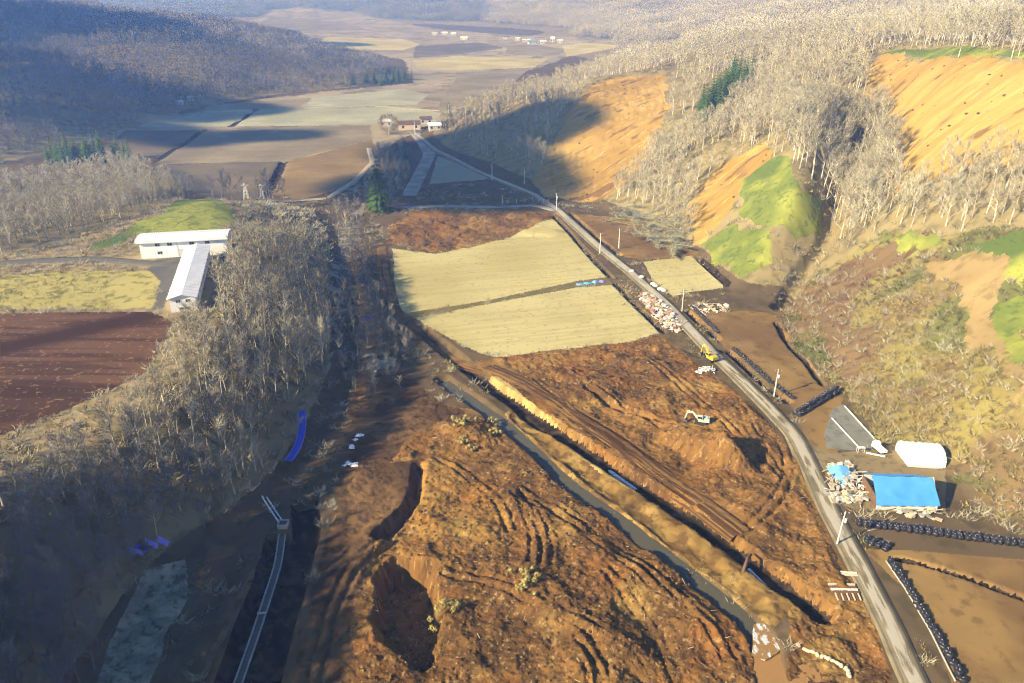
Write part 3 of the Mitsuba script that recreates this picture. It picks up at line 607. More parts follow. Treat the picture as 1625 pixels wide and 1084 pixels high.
def scrub(p, n, uv):
    c = mix((0.125, 0.085, 0.048), (0.215, 0.155, 0.075), F2(p, 0.2, 4.0))
    c = mix(c, (0.27, 0.24, 0.075), smoothstep(0.50, 0.64, F2(p, 0.04, 7.0)) * 0.8)
    c = mix(c, (0.115, 0.13, 0.048), smoothstep(0.48, 0.62, F2(p, 0.07, 17.0)) * 0.85)
    return mix(c, (0.075, 0.055, 0.035), smoothstep(0.48, 0.66, F2(p, 0.8, 2.0)) * 0.7)
mat('scrub', scrub)
mat('litter', lambda p, n, uv: mix(mix((0.20, 0.16, 0.085), (0.31, 0.26, 0.135), F2(p, 0.05, 4.0)), (0.10, 0.09, 0.05), smoothstep(0.45, 0.7, F2(p, 0.3, 2.0)) * 0.7))
mat('earth', lambda p, n, uv: mix(mix((0.085, 0.060, 0.037), (0.155, 0.115, 0.065), F2(p, 0.05, 4.0)), (0.065, 0.056, 0.033), smoothstep(0.45, 0.7, F2(p, 0.35, 2.0)) * 0.7))
mat('yard', lambda p, n, uv: mix(mix((0.19, 0.15, 0.08), (0.27, 0.215, 0.12), F2(p, 0.2, 4.0)), (0.13, 0.10, 0.06), smoothstep(0.5, 0.7, F2(p, 0.7, 2.0)) * 0.7))
mat('concrete', lambda p, n, uv: mix(mix((0.17, 0.175, 0.15), (0.24, 0.24, 0.21), F2(p, 0.25, 4.0)), (0.11, 0.105, 0.08), smoothstep(0.5, 0.7, F2(p, 0.9, 2.0)) * 0.5))
mat('asphalt', lambda p, n, uv: mix((0.085, 0.085, 0.08), (0.14, 0.135, 0.12), F2(p, 0.3, 4.0)))
def mainroad(p, n, uv):
    r = dr.abs(uv.x + 0.5 * (F2(p, 0.12, 3.0) - 0.5))
    lane = mix((0.165, 0.142, 0.090), (0.235, 0.20, 0.130), smoothstep(.35, .65, F2(p, 0.4, 4.0)))
    lane = mix(lane, mix((0.25, 0.24, 0.195), (0.36, 0.34, 0.275), F2(p, 0.5, 6.0)), smoothstep(185, 215, p.y) * (1 - smoothstep(1.0, 1.7, r)))
    patch = smoothstep(0.26, 0.42, fbm(uv.y * 0.055, 0.3, 2.0, octaves=4)) * smoothstep(0.28, 0.52, fbm(uv.y * 0.22, uv.x * 1.6, 5.0, octaves=4))
    c = mix(lane, (0.44, 0.41, 0.33), patch * (1 - smoothstep(0.65, 1.0, dr.abs(r - 0.25))) * 0.9)
    c = mix(c, (0.085, 0.082, 0.06), (1 - smoothstep(0.1, 0.3, dr.abs(r - 1.75))) * 0.6)
    return mix(c, (0.17, 0.15, 0.075), smoothstep(2.2, 3.0, r) * 0.8)
mat('mainroad', mainroad)
def dirttrack(p, n, uv):
    w = uv.x + 1.3 * (fbm(uv.y * 0.06, 1.0, 2.0, octaves=3) - 0.5)
    rut = smoothstep(0.50, 0.62, fbm(w * 1.5, uv.y * 0.03, 4.0, octaves=3))
    c = mix((0.12, 0.068, 0.032), (0.22, 0.130, 0.052), smoothstep(.35, .65, F2(p, 0.3, 4.0)))
    return mix(c, (0.058, 0.031, 0.018), rut * 0.85)
mat('dirttrack', dirttrack, bump=rough_mud)
mat('palegravel', lambda p, n, uv: mix((0.33, 0.28, 0.2), (0.46, 0.41, 0.32), F2(p, 0.15, 4.0)))
mat('greyroad', lambda p, n, uv: mix((0.24, 0.24, 0.22), (0.37, 0.36, 0.33), smoothstep(0.35, 0.65, F2(p, 0.2, 4.0))))
mat('asphaltroad', lambda p, n, uv: mix((0.10, 0.10, 0.09), (0.16, 0.15, 0.125), F2(p, 0.2, 4.0)))
# forest: colour of whole trees drifts from stand to stand
def twig(p, n, uv):
    c = mix((0.36, 0.335, 0.24), (0.52, 0.495, 0.375), smoothstep(0.35, 0.65, F2(p, 0.012, 4.0, 3)))
    c = mix(c, (0.41, 0.36, 0.24), smoothstep(0.5, 0.68, F2(p, 0.02, 14.0, 3)) * 0.5)
    return mix(c, (0.32, 0.285, 0.21), smoothstep(0.45, 0.7, noise(p.x * 0.2, p.y * 0.2, p.z * 0.1)) * 0.6)
mat('twig', twig)
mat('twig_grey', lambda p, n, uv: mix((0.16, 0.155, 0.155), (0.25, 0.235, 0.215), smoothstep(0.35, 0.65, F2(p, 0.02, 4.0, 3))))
mat('twig_brown', lambda p, n, uv: mix((0.25, 0.215, 0.15), (0.39, 0.345, 0.25), smoothstep(0.35, 0.65, F2(p, 0.05, 4.0, 3))))
mat('bark', lambda p, n, uv: mix((0.34, 0.30, 0.24), (0.62, 0.57, 0.47), smoothstep(0.35, 0.65, noise(p.x * 0.12, p.y * 0.12, p.z * 0.5))))
mat('needles', lambda p, n, uv: mix((0.035, 0.07, 0.014), (0.075, 0.14, 0.024), noise(p.x * 0.9, p.y * 0.9, p.z * 0.9)))
def brush(p, n, uv):
    c = mix((0.20, 0.145, 0.085), (0.34, 0.30, 0.12), smoothstep(0.42, 0.65, F2(p, 0.05, 7.0)))
    c = mix(c, (0.125, 0.14, 0.055), smoothstep(0.47, 0.62, F2(p, 0.07, 17.0)) * 0.85)
    return mix(c, (0.36, 0.31, 0.22), smoothstep(0.55, 0.75, noise(p.x * 0.7, p.y * 0.7, 3.0)) * 0.5)
mat('brush', brush)
mat('dead_leaves', lambda p, n, uv: mix((0.26, 0.22, 0.08), (0.48, 0.42, 0.17), noise(p.x * 1.4, p.y * 1.4, p.z * 1.4)))
mat('white_wall', lambda p, n, uv: mix((0.72, 0.74, 0.76), (0.80, 0.81, 0.82), F2(p, 0.6, 4.0)))
mat('white_roof', lambda p, n, uv: mix((0.70, 0.73, 0.77), (0.78, 0.80, 0.83), smoothstep(0.3, 0.7, fbm(p.x * 0.8, p.y * 0.15, 1.0, octaves=3))))
mat('blue_tarp', lambda p, n, uv: mix((0.045, 0.22, 0.62), (0.09, 0.33, 0.78), F2(p, 0.5, 4.0)))
mat('pale_blue_tarp', lambda p, n, uv: mix((0.12, 0.38, 0.78), (0.22, 0.52, 0.85), F2(p, 0.5, 4.0)))
plain('tarp_blue_shade', (0.07, 0.10, 0.62)); plain('tarp_violet', (0.30, 0.28, 0.80)); plain('tarp_cyan', (0.10, 0.48, 0.85))
plain('tent_white', (0.86, 0.87, 0.88)); plain('pane', (0.03, 0.035, 0.04), 0.15); plain('frame_grey', (0.55, 0.56, 0.56))
plain('yellow_paint', (0.55, 0.40, 0.04), 0.5); plain('pale_green_paint', (0.42, 0.50, 0.42), 0.5); plain('track_black', (0.03, 0.028, 0.025), 0.7)
plain('steel_dark', (0.10, 0.10, 0.10), 0.5); plain('pole_concrete', (0.58, 0.56, 0.50)); plain('bag_black', (0.022, 0.022, 0.028), 0.38); plain('bag_tie', (0.20, 0.20, 0.24), 0.5)
plain('wood_pale', (0.58, 0.48, 0.34)); plain('wood_dark', (0.16, 0.10, 0.065)); plain('debris_white', (0.62, 0.61, 0.58)); plain('debris_pink', (0.46, 0.25, 0.20)); plain('debris_tan', (0.52, 0.42, 0.30))
plain('sandbag', (0.62, 0.54, 0.36)); plain('concrete_edge', (0.34, 0.34, 0.31)); plain('pipe_pale', (0.62, 0.66, 0.72), 0.4); plain('green_sheet', (0.05, 0.14, 0.07)); plain('roof_brown', (0.13, 0.085, 0.07)); plain('roof_blue', (0.14, 0.26, 0.42)); plain('roof_sheet', (0.60, 0.62, 0.66)); plain('far_wall', (0.50, 0.49, 0.46)); plain('dead_brush', (0.34, 0.335, 0.24)); plain('cloud_white', (0.85, 0.86, 0.88))
scene['mat_stream_water'] = {'type': 'principled', 'base_color': {'type': 'rgb', 'value': [0.085, 0.078, 0.05]}, 'roughness': 0.14, 'specular': 0.3}
scene['mat_water'] = {'type': 'principled', 'base_color': {'type': 'rgb', 'value': [0.30, 0.17, 0.055]}, 'roughness': 0.12, 'specular': 0.5}
scene['mat_foam'] = {'type': 'twosided', 'bsdf': {'type': 'diffuse', 'reflectance': proc(lambda p, n, uv: mix((0.27, 0.165, 0.065), (0.52, 0.55, 0.57), smoothstep(0.48, 0.66, fbm(p.x * 1.8, p.y * 1.1, 2.0, octaves=4))))}}

# ------------------------------------------------------------------ the ground: one grid, cut into its surfaces along their outlines
def rough_outline(poly, amp, seed):
    p = np.asarray(poly, float); far = np.hypot(*p.mean(0)); step = max(0.8, far * 0.004)
    ring = np.vstack([p, p[:1]]); out = []
    for a, b in zip(ring[:-1], ring[1:]):
        n = max(1, int(np.hypot(*(b - a)) / step)); t = np.arange(n)[:, None] / n
        out.append(a + (b - a) * t)
    q = np.vstack(out); s = max(1.0, far / 160)
    w = np.stack([meshkit.fbm(np.c_[q / (5.0 * s), np.full(len(q), k * 7.3 + seed)], 3) - 0.5 for k in (0, 1)], 1)
    return q + w * 2.4 * amp * s

OUT = [(nm, m, rough_outline(poly, amp, i)) for i, (nm, m, poly, amp) in enumerate(D['REG'])]
POLY = [shapely.make_valid(Polygon(o)) for _, _, o in OUT]
for p in POLY: shapely.prepare(p)
FALL = {}
for i, (nm, m, o) in enumerate(OUT):
    if m in ('scar', 'mudslide'):
        q = o[::3]; e = 6.0; g = np.array([(base_h(q + [e, 0]) - base_h(q - [e, 0])).mean(), (base_h(q + [0, e]) - base_h(q - [0, e])).mean()]); FALL[i] = -g / np.linalg.norm(g)
        if m == 'scar': mat(f'scar_{i}', scar_material(float(FALL[i][0]), float(FALL[i][1]), 3.7 * i)); OUT[i] = (nm, f'scar_{i}', o)
MATS = ['earth', 'litter'] + [f'r{i}' for i in range(len(OUT))]

def region_of(x, y):
    r = np.where(base_h(np.c_[x, y]) > 2.2, 1, 0)
    for i, p in enumerate(POLY):
        x0, y0, x1, y1 = p.bounds
        c = np.nonzero((x > x0) & (x < x1) & (y > y0) & (y < y1))[0]
        if len(c): r[c[shapely.contains_xy(p, x[c], y[c])]] = i + 2
    return r

ROADS = [(nm, m, smooth_line(l), w) for nm, m, l, w in D['ROADS']]
AMP = {'mud': 0.85, 'streambed': 0.8, 'brightmud': 0.7, 'softsoil': 0.4, 'soil': 0.12, 'scar': 0.9, 'mudslide': 0.6, 'scrub': 0.45, 'earth': 0.35, 'litter': 0.6, 'bank': 0.85, 'grass': 0.35, 'darkmud': 0.6, 'drygrass': 0.3, 'greygrass': 0.2, 'verge': 0.12, 'yard': 0.08, 'ploughed': 0.1, 'meadow': 0.15}

def shape_ground():
    X, Y = np.meshgrid(GX, GY, indexing='ij'); x, y = X.ravel(), Y.ravel(); P = np.c_[x, y]; z = BASE.ravel().copy()
    reg = region_of(x, y)
    amp_of = np.array([AMP['earth'], AMP['litter']] + [AMP.get(m.split('_')[0], 0.03) for _, m, _ in OUT])
    amp = gaussian_filter(amp_of[reg].reshape(X.shape), 2.0).ravel()
    ismud = gaussian_filter(np.array([m in ('mud', 'brightmud') for m in ['', ''] + [o[1] for o in OUT]])[reg].astype(float).reshape(X.shape), 3.0).ravel()
    keep = np.ones(len(x))
    for nm, m, l, w in ROADS:
        b = l.min(0) - 8, l.max(0) + 8
        c = np.nonzero(((P > b[0]) & (P < b[1])).all(1))[0]
        d = cKDTree(l).query(P[c], distance_upper_bound=9.0)[0]
        keep[c] = np.minimum(keep[c], sstep(w / 2 + 0.6, w / 2 + 3.0, d))
    for cx, cy, r in D['FLAT']:
        keep *= sstep(r, r + 3, np.hypot(x - cx, y - cy))
    n = np.zeros(len(x)); near = np.nonzero(y > 40)[0]; Q = P[near]
    big = meshkit.fbm(np.c_[Q / 11.0, np.zeros(len(Q))], 3) - 0.5
    sm = meshkit.fbm(np.c_[Q / 3.2, np.full(len(Q), 5.0)], 4) - 0.5
    rid = 0.5 - np.abs(meshkit.fbm(np.c_[Q / 2.1, np.full(len(Q), 9.0)], 3) - 0.5) * 2
    fine = 0.5 - np.abs(meshkit.fbm(np.c_[Q / 1.25, np.full(len(Q), 15.0)], 2) - 0.5) * 3.2
    n[near] = amp[near] * (1.1 * big + 1.45 * sm) + ismud[near] * (2.1 * big + 0.3 * (rid - 0.2) + 0.24 * np.clip(fine, -.6, 1))
    far = np.hypot(x, y); n += sstep(350, 900, far) * np.clip(z - 3, 0, 12) / 12 * (meshkit.fbm(np.c_[P / 90.0, np.full(len(P), 2.0)], 4) - 0.5) * 26
    for i, f in FALL.items():
        c = np.nonzero(reg == i + 2)[0]; ac = P[c] @ np.array([-f[1], f[0]]); dn = P[c] @ f; wig = 5 * meshkit.fbm(np.c_[P[c] / 18.0, np.full(len(c), 1.0 * i)], 3)
        r1 = 1 - np.abs(meshkit.fbm(np.c_[(ac + wig) / 5.5, dn / 60.0, np.full(len(c), i)], 3) - .5) * 5; r2 = 1 - np.abs(meshkit.fbm(np.c_[(ac + wig) / 2.4, dn / 30.0, np.full(len(c), i + 3.0)], 2) - .5) * 4
        n[c] -= .55 * np.clip(r1, 0, 1) ** 2 + .25 * np.clip(r2, 0, 1) ** 2
    z += n * keep
    for cx, cy, a, rx, ry, h in D['MOUND']:
        dx, dy = x - cx, y - cy; u, v = dx * math.cos(a) + dy * math.sin(a), -dx * math.sin(a) + dy * math.cos(a)
        r = np.hypot(u / rx, v / ry) + 0.25 * 0
        m = r < 1.6; wob = meshkit.fbm(np.c_[P[m] / 3.0, np.full(m.sum(), 3.3)], 3) - 0.5
        rr = r[m] + wob * 0.5 + (meshkit.fbm(np.c_[P[m] / 6.5, np.full(m.sum(), 8.3)], 2) - 0.5) * (1.3 if h < 0 else .4)
        z[m] += h * (1 - sstep(0.35 if h > 0 else .74, 1.1 if h > 0 else 1.04, rr))
    for i, (nm, l, hb, ht, dep) in enumerate(D['CUT']):
        l = smooth_line(l, 1.0) if len(l) > 2 else np.asarray(l, float); b = l.min(0) - ht - 2, l.max(0) + ht + 2
        c = np.nonzero(((P > b[0]) & (P < b[1])).all(1))[0]
        d, s = seg_dist(P[c], l) if len(l) < 4 else (cKDTree(l).query(P[c], distance_upper_bound=ht + 6)[0], 0)
        m = d < ht + 1.5; c, d = c[m], d[m]
        d = d + (meshkit.fbm(np.c_[P[c] / 2.2, np.full(len(c), 1.0 * i)], 3) - 0.5) * 0.5
        t = 1 - sstep(hb, ht, d)
        z[c] = z[c] * (1 - t) + np.minimum(z[c], BASE.ravel()[c] - dep) * t if nm == 'stream' else z[c] - dep * t
    for l in D['RUTS']:
        l = smooth_line(l, 0.5); tt = np.gradient(l, axis=0); nn = np.c_[-tt[:, 1], tt[:, 0]]; nn /= np.linalg.norm(nn, axis=1, keepdims=True)
        for s in (-1.0, 1.0):
            ll = l + nn * s; b = ll.min(0) - 2, ll.max(0) + 2
            c = np.nonzero(((P > b[0]) & (P < b[1])).all(1))[0]
            d = cKDTree(ll).query(P[c], distance_upper_bound=2.5)[0]; m = d < 2; c, d = c[m], d[m]
            g = sstep(.28, .50, meshkit.fbm(np.c_[P[c] / 7.0, np.full(len(c), 4.4)], 3)); z[c] += g * (-0.40 * np.exp(-(d / 0.37) ** 2) + 0.17 * np.exp(-((d - 0.75) / 0.32) ** 2))
    return z.reshape(X.shape), reg

GZ, VREG = shape_ground()
ground_h = RegularGridInterpolator((GX, GY), GZ, bounds_error=False, fill_value=0.0)
H = lambda x, y: float(ground_h((x, y)))
HV = lambda p: ground_h(np.asarray(p)[:, :2])

def build_ground():
    X, Y = np.meshgrid(GX, GY, indexing='ij'); P = np.stack([X.ravel(), Y.ravel()], 1)
    sx, sy = np.gradient(GX), np.gradient(GY)
    tol = (0.5 * np.minimum(sx[:, None], sy[None, :]) * np.ones_like(X)).ravel()
    bp = []
    for _, _, o in OUT:
        ring = np.vstack([o, o[:1]]); far = np.hypot(*o.mean(0)); st = max(0.2, far * 0.0012)
        for a, b in zip(ring[:-1], ring[1:]):
            n = max(1, int(np.hypot(*(b - a)) / st)); bp.append(a + (b - a) * np.arange(n)[:, None] / n)
    bp = np.vstack(bp); d, k = cKDTree(bp).query(P, distance_upper_bound=12.0)
    m = d < tol; P[m] = bp[k[m]]
    z = ground_h(np.c_[np.clip(P[:, 0], GX[0], GX[-1]), np.clip(P[:, 1], GY[0], GY[-1])])
    V = np.c_[P, z]; nx, ny = len(GX), len(GY)
    i, j = np.meshgrid(np.arange(nx - 1), np.arange(ny - 1), indexing='ij'); q = (i * ny + j).ravel()
    F = np.vstack([np.stack([q, q + ny, q + ny + 1], 1), np.stack([q, q + ny + 1, q + 1], 1)])
    fn = np.cross(V[F[:, 1]] - V[F[:, 0]], V[F[:, 2]] - V[F[:, 0]]); nrm = np.zeros_like(V)
    for c in range(3): np.add.at(nrm, F[:, c], fn)
    nrm /= np.linalg.norm(nrm, axis=1, keepdims=True) + 1e-12
    cen = V[F].mean(1); r = region_of(cen[:, 0], cen[:, 1])
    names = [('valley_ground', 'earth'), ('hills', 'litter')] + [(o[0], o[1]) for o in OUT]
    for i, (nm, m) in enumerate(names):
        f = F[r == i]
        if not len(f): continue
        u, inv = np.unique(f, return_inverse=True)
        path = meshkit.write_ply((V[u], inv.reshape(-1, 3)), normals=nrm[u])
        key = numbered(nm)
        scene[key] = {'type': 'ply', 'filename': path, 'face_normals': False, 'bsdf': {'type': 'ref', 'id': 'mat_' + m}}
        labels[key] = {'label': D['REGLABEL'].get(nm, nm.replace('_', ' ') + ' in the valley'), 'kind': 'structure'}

build_ground()

# ------------------------------------------------------------------ roads as raised beds
def ribbon(line, w, lift=0.22, skirt=0.9):
    c = np.asarray(line, float); t = np.gradient(c, axis=0); nn = np.c_[t[:, 1], -t[:, 0]]; nn /= np.linalg.norm(nn, axis=1, keepdims=True) + 1e-9
    zc = HV(c); k = 5; pad = np.r_[np.repeat(zc[:1], k), zc, np.repeat(zc[-1:], k)]; zc = np.convolve(pad, np.ones(2 * k + 1) / (2 * k + 1), 'valid')
    s = np.r_[0, np.cumsum(np.hypot(*np.diff(c, axis=0).T))]
    offs = [(-w / 2 - skirt, -0.9), (-w / 2, 0), (-w / 4, 0.05), (0, 0.07), (w / 4, 0.05), (w / 2, 0), (w / 2 + skirt, -0.9)]
    v = np.vstack([np.c_[c + nn * o, zc + lift + dz] for o, dz in offs]); uv = np.vstack([np.c_[np.full(len(c), o), s] for o, dz in offs])
    n = len(c); f = []
    for a in range(len(offs) - 1):
        i = np.arange(n - 1) + a * n
        f += [np.stack([i, i + n, i + n + 1], 1), np.stack([i, i + n + 1, i + 1], 1)]
    return v, np.vstack(f), uv

for nm, m, l, w in ROADS:
    v, f, uv = ribbon(l, w, .10, 1.6) if m == 'dirttrack' else ribbon(l, w); k = numbered(nm)
    scene[k] = mikit.ply((v, f), 'mat_' + m, smooth=True, uv=uv)
    labels[k] = {'label': D['REGLABEL'].get(nm, nm.replace('_', ' ')), 'kind': 'structure'}
l = smooth_line([c[1] for c in D['CUT'] if c[0] == 'stream'][0], 1.0); t = np.gradient(l, axis=0); nn = np.c_[t[:, 1], -t[:, 0]]; nn /= np.linalg.norm(nn, axis=1, keepdims=True); n = len(l); i = np.arange(n - 1)
scene['stream'] = mikit.ply((np.vstack([np.c_[l - nn * 1.9, np.full(n, -1.0)], np.c_[l + nn * 1.9, np.full(n, -1.0)]]), np.vstack([np.stack([i, i + n, i + n + 1], 1), np.stack([i, i + n + 1, i + 1], 1)])), 'mat_stream_water')
labels['stream'] = {'label': 'dark muddy water of the stream below the ochre bank', 'kind': 'structure'}

# ------------------------------------------------------------------ clouds drifting between the sun and the valley (their shade lies on the left hills and the spur)
def cloud(gx, gy, rx, ry, ang, n, seed):
    r = np.random.default_rng(seed); c = np.array([gx, gy, 0.0]) + SUN * (620.0 / SUN[2]); ms = []
    for k in range(n):
        a, q = r.uniform(0, 6.28), math.sqrt(r.uniform(0, 1)) * .72; u, v = rx * q * math.cos(a), ry * q * math.sin(a)
        m = trimesh.creation.icosphere(3, 1.0); w = np.array(m.vertices); w *= (0.7 + 0.6 * meshkit.fbm(w * 2.2 + k * 3.1 + seed, 3))[:, None]
        R = r.uniform(.28, .45) * min(rx, ry) + 10
        o = np.array([u * math.cos(ang) - v * math.sin(ang), u * math.sin(ang) + v * math.cos(ang), r.uniform(-6, 10)])
        ms.append((w * [R * rx / min(rx, ry) ** 1 if False else R * 1.25, R * 1.1, R * .4] + c + o, m.faces))
    return cat(ms)
for i, (gx, gy, rx, ry, an, n, lab) in enumerate(D['CLOUD']):
    k = numbered('cloud'); scene[k] = mikit.ply(cloud(gx, gy, rx, ry, an, n, 40 + i), 'mat_cloud_white', smooth=True)
    labels[k] = {'label': lab, 'kind': 'structure'}

# ------------------------------------------------------------------ barns on the plateau
O = D['OBJ']
def frame2(p, q):
    """Origin, unit vectors along p->q and away from the camera, length."""
    p, q = np.array(p), np.array(q); u = q - p; L = np.hypot(*u); u /= L; w = np.array([-u[1], u[0]])
    if w[1] < 0: w = -w
    return p, u, w, L

def place(o, u, w, z, pts):
    pts = np.asarray(pts, float); return np.c_[o + pts[:, :1] * u + pts[:, 1:2] * w, z + pts[:, 2]]

def lbox(o, u, w, z, x0, x1, y0, y1, z0, z1):
    v = place(o, u, w, z, [[x0, y0, z0], [x1, y0, z0], [x1, y1, z0], [x0, y1, z0], [x0, y0, z1], [x1, y0, z1], [x1, y1, z1], [x0, y1, z1]])
    return v, BOXF

def window(holder, o, u, w, z, x, zz, ww, hh, y=0.0):
    k = part(holder + '__window', cat([lbox(o, u, w, z, x - ww / 2 - .1, x + ww / 2 + .1, y - .06, y + .02, zz - .1, zz), lbox(o, u, w, z, x - ww / 2 - .1, x + ww / 2 + .1, y - .06, y + .02, zz + hh, zz + hh + .1),
        lbox(o, u, w, z, x - ww / 2 - .1, x - ww / 2, y - .06, y + .02, zz, zz + hh), lbox(o, u, w, z, x + ww / 2, x + ww / 2 + .1, y - .06, y + .02, zz, zz + hh), lbox(o, u, w, z, x - .04, x + .04, y - .05, y + .01, zz, zz + hh)]), 'frame_grey')
    part(k + '__pane', lbox(o, u, w, z, x - ww / 2, x + ww / 2, y - .02, y + .015, zz, zz + hh), 'pane')

o, u, w, L = frame2(*O['barnA'])
z = min(H(*o), H(*(o + u * L))) + .1
k = numbered('barn'); tag(k, 'long white two storey barn with flat fascia roof by the green mound', 'barn')
part(k + '__wall', lbox(o, u, w, z, 0, L, 0, 7.5, -.8, 5.0), 'white_wall')
rf = part(k + '__roof', cat([lbox(o, u, w, z, -.9, L + .7, -.9, 8.2, 5.0, 5.75)]), 'white_roof')
ridge = place(o, u, w, z, [[-.9, -.9, 5.75], [L + .7, -.9, 5.75], [L + .7, 8.2, 5.75], [-.9, 8.2, 5.75], [-.9, 3.6, 6.35], [L + .7, 3.6, 6.35]])
part(k + '__roof__sheet', (ridge, np.array([[0, 1, 5], [0, 5, 4], [2, 3, 4], [2, 4, 5], [0, 4, 3], [1, 2, 5]])), 'roof_sheet')
for x in np.arange(1.5, L, 2.4): part(k + '__roof__seam', lbox(o, u, w, z, x, x + .07, -.93, -.895, 5.0, 5.75), 'frame_grey')
for fx, zz in ((.205, 3.7), (.345, 3.7), (.60, 3.7), (.78, 3.7), (.22, 1.2), (.64, 1.2)): window(k, o, u, w, z, L * fx, zz, 1.25, .85)
part(k + '__door', lbox(o, u, w, z, L * .44, L * .51, -.05, .02, -.2, 2.5), 'frame_grey')
part(k + '__downpipe', lbox(o, u, w, z, L * .425, L * .432, -.1, 0, -.2, 5.0), 'frame_grey')
o, u, w, L = frame2(*O['barnB'][:2]); far = np.array(O['barnB'][2]); mid = o + u * L / 2; dl = far - (o + u * L); Ld = np.hypot(*dl); wd = dl / Ld; wd = np.array([w[0] * .93 + wd[0] * .0, w[1]]) if False else wd
z = min(H(*o), H(*(o + u * L))) + .1; w = wd; Ld -= 1.0
k = numbered('barn'); tag(k, 'narrow white barn wing with pale roof running towards the camera from the long barn', 'barn')
part(k + '__wall', cat([lbox(o, u, w, z, 0, L, 0, Ld, -.8, 3.7), (place(o, u, w, z, [[0, 0, 3.7], [L, 0, 3.7], [L / 2, 0, 4.5], [0, Ld, 3.7], [L, Ld, 3.7], [L / 2, Ld, 4.5]]), np.array([[0, 1, 2], [4, 3, 5]]))]), 'white_wall')
for side in (0, 1):
    x0, x1 = ((-.5, L / 2), (L / 2, L + .5))[side]; za, zb = ((3.62, 4.62), (4.62, 3.62))[side]
    p8 = place(o, u, w, z, [[x0, -.5, za], [x1, -.5, zb], [x1, Ld, zb], [x0, Ld, za], [x0, -.5, za + .14], [x1, -.5, zb + .14], [x1, Ld, zb + .14], [x0, Ld, za + .14]])
    part(k + '__roof', (p8, BOXF), 'white_roof')
for y_ in np.arange(1.5, Ld, 2.2):
    part(k + '__roof__seam', cat([beam(place(o, u, w, z, [[-.5, y_, 3.78]])[0], place(o, u, w, z, [[L / 2, y_, 4.78]])[0], .09, .06), beam(place(o, u, w, z, [[L / 2, y_, 4.78]])[0], place(o, u, w, z, [[L + .5, y_, 3.78]])[0], .09, .06)]), 'frame_grey')
for fx in (.33, .70): window(k, o, u, w, z, L * fx, 2.45, 1.0, .7)
window(k, o, u, w, z, L * .52, .5, 2.4, .6)
for fy in np.arange(.1, .95, .12):
    oo = o + u * L; window(k, oo + w * (Ld * fy - .5), w, -u, z, .5, 1.6, 1.2, .8, -.01)

# ------------------------------------------------------------------ house under a blue sheet, white tent, loose sheets and debris
(ax, ay), (bx_, by_), _ = O['house']; o, u, w, L = frame2((ax, ay), (bx_, by_)); z = (H(ax, ay) + H(bx_, by_)) / 2
k = numbered('house'); tag(k, 'damaged house with a bright blue tarpaulin stretched over its roof, beside the white tent', 'house')
Wd = 9.0
part(k + '__wall', cat([lbox(o, u, w, z, .5, L - .6, .6, .8, -.3, 1.9), lbox(o, u, w, z, .7, L - .6, Wd - .2, Wd, -.3, 2.6)]), 'debris_white')
part(k + '__wall', lbox(o, u, w, z, .5, .7, .8, Wd, -.3, 2.4), 'wood_dark')
gab = place(o, u, w, z, [[L - .5, .3, -.2], [L - .1, Wd - .2, -.2], [L - .1, Wd - .2, 2.6], [L - .3, Wd * .5, 5.3], [L - .5, .3, 1.9]])
part(k + '__end_wall', (np.vstack([gab, gab + [0.15, .02, 0]]), np.array([[0, 1, 2], [0, 2, 3], [0, 3, 4], [5, 7, 6], [5, 8, 7], [5, 9, 8], [0, 4, 9], [0, 9, 5], [4, 3, 8], [4, 8, 9]])), 'debris_white')
def tarp_front(a, b):
    sag = 0.12 * np.sin(a * 9 + b * 3) * b * (1 - b) * 2 + .10 * np.abs(meshkit.noise(np.c_[a * 6 + b * 2, b * 2, a * 0 + 4]) - .5) * 2 + .05 * np.abs(((a * 5 + .15 * np.sin(b * 5)) % 1) - .5); edge = (meshkit.fbm(np.c_[a * 9, b * 0, a * 0], 3) - .5) * .7 * (b < .03)
    return place(o, u, w, z, np.c_[a * (L - .5 + .4 * (1 - b)) + .25 * np.sin(b * 3) * (a < .01), -.15 + b * (Wd * .5 + .1) + edge, 1.75 + 3.6 * b - sag + .10 * meshkit.noise(np.c_[a * 7, b * 5, a * 0])])
t1 = part(k + '__roof_tarp', sheet(36, 16, tarp_front), 'blue_tarp', True)
labels[t1] = {'label': 'bright blue tarpaulin on the front roof slope'}
def tarp_back(a, b): return place(o, u, w, z, np.c_[.6 + a * (L - 1.6 - 1.2 * b), Wd * .5 - .05 + b * (Wd * .5 + .3), 5.38 - 2.6 * b + .08 * meshkit.noise(np.c_[a * 7, b * 5, a * 0])])
t2 = part(k + '__roof_tarp', sheet(24, 10, tarp_back), 'pale_blue_tarp', True); labels[t2] = {'label': 'paler blue tarpaulin on the back roof slope'}
for j in range(5):
    x = L * (.08 + .2 * j); part(k + '__eave_board', beam(place(o, u, w, z, [[x, -.5, .9 + .1 * j % .3]])[0], place(o, u, w, z, [[x + 1.9, -.35 - .4 * (j % 2), 1.35]])[0], .16, .10), 'wood_pale')
for j in range(26):
    x = L * RNG.uniform(.35, 1.0); y = RNG.uniform(-2.2, .1); a = RNG.uniform(0, 3); s = RNG.uniform(.5, 1.5)
    part(k + '__wall_fragment', box(place(o, u, w, z, [[x, y, .25 + .25 * (y + 2)]])[0], (s, s * .8, .08), a, RNG.uniform(-.5, .5)), ('debris_white', 'debris_tan', 'concrete_edge')[j % 3])
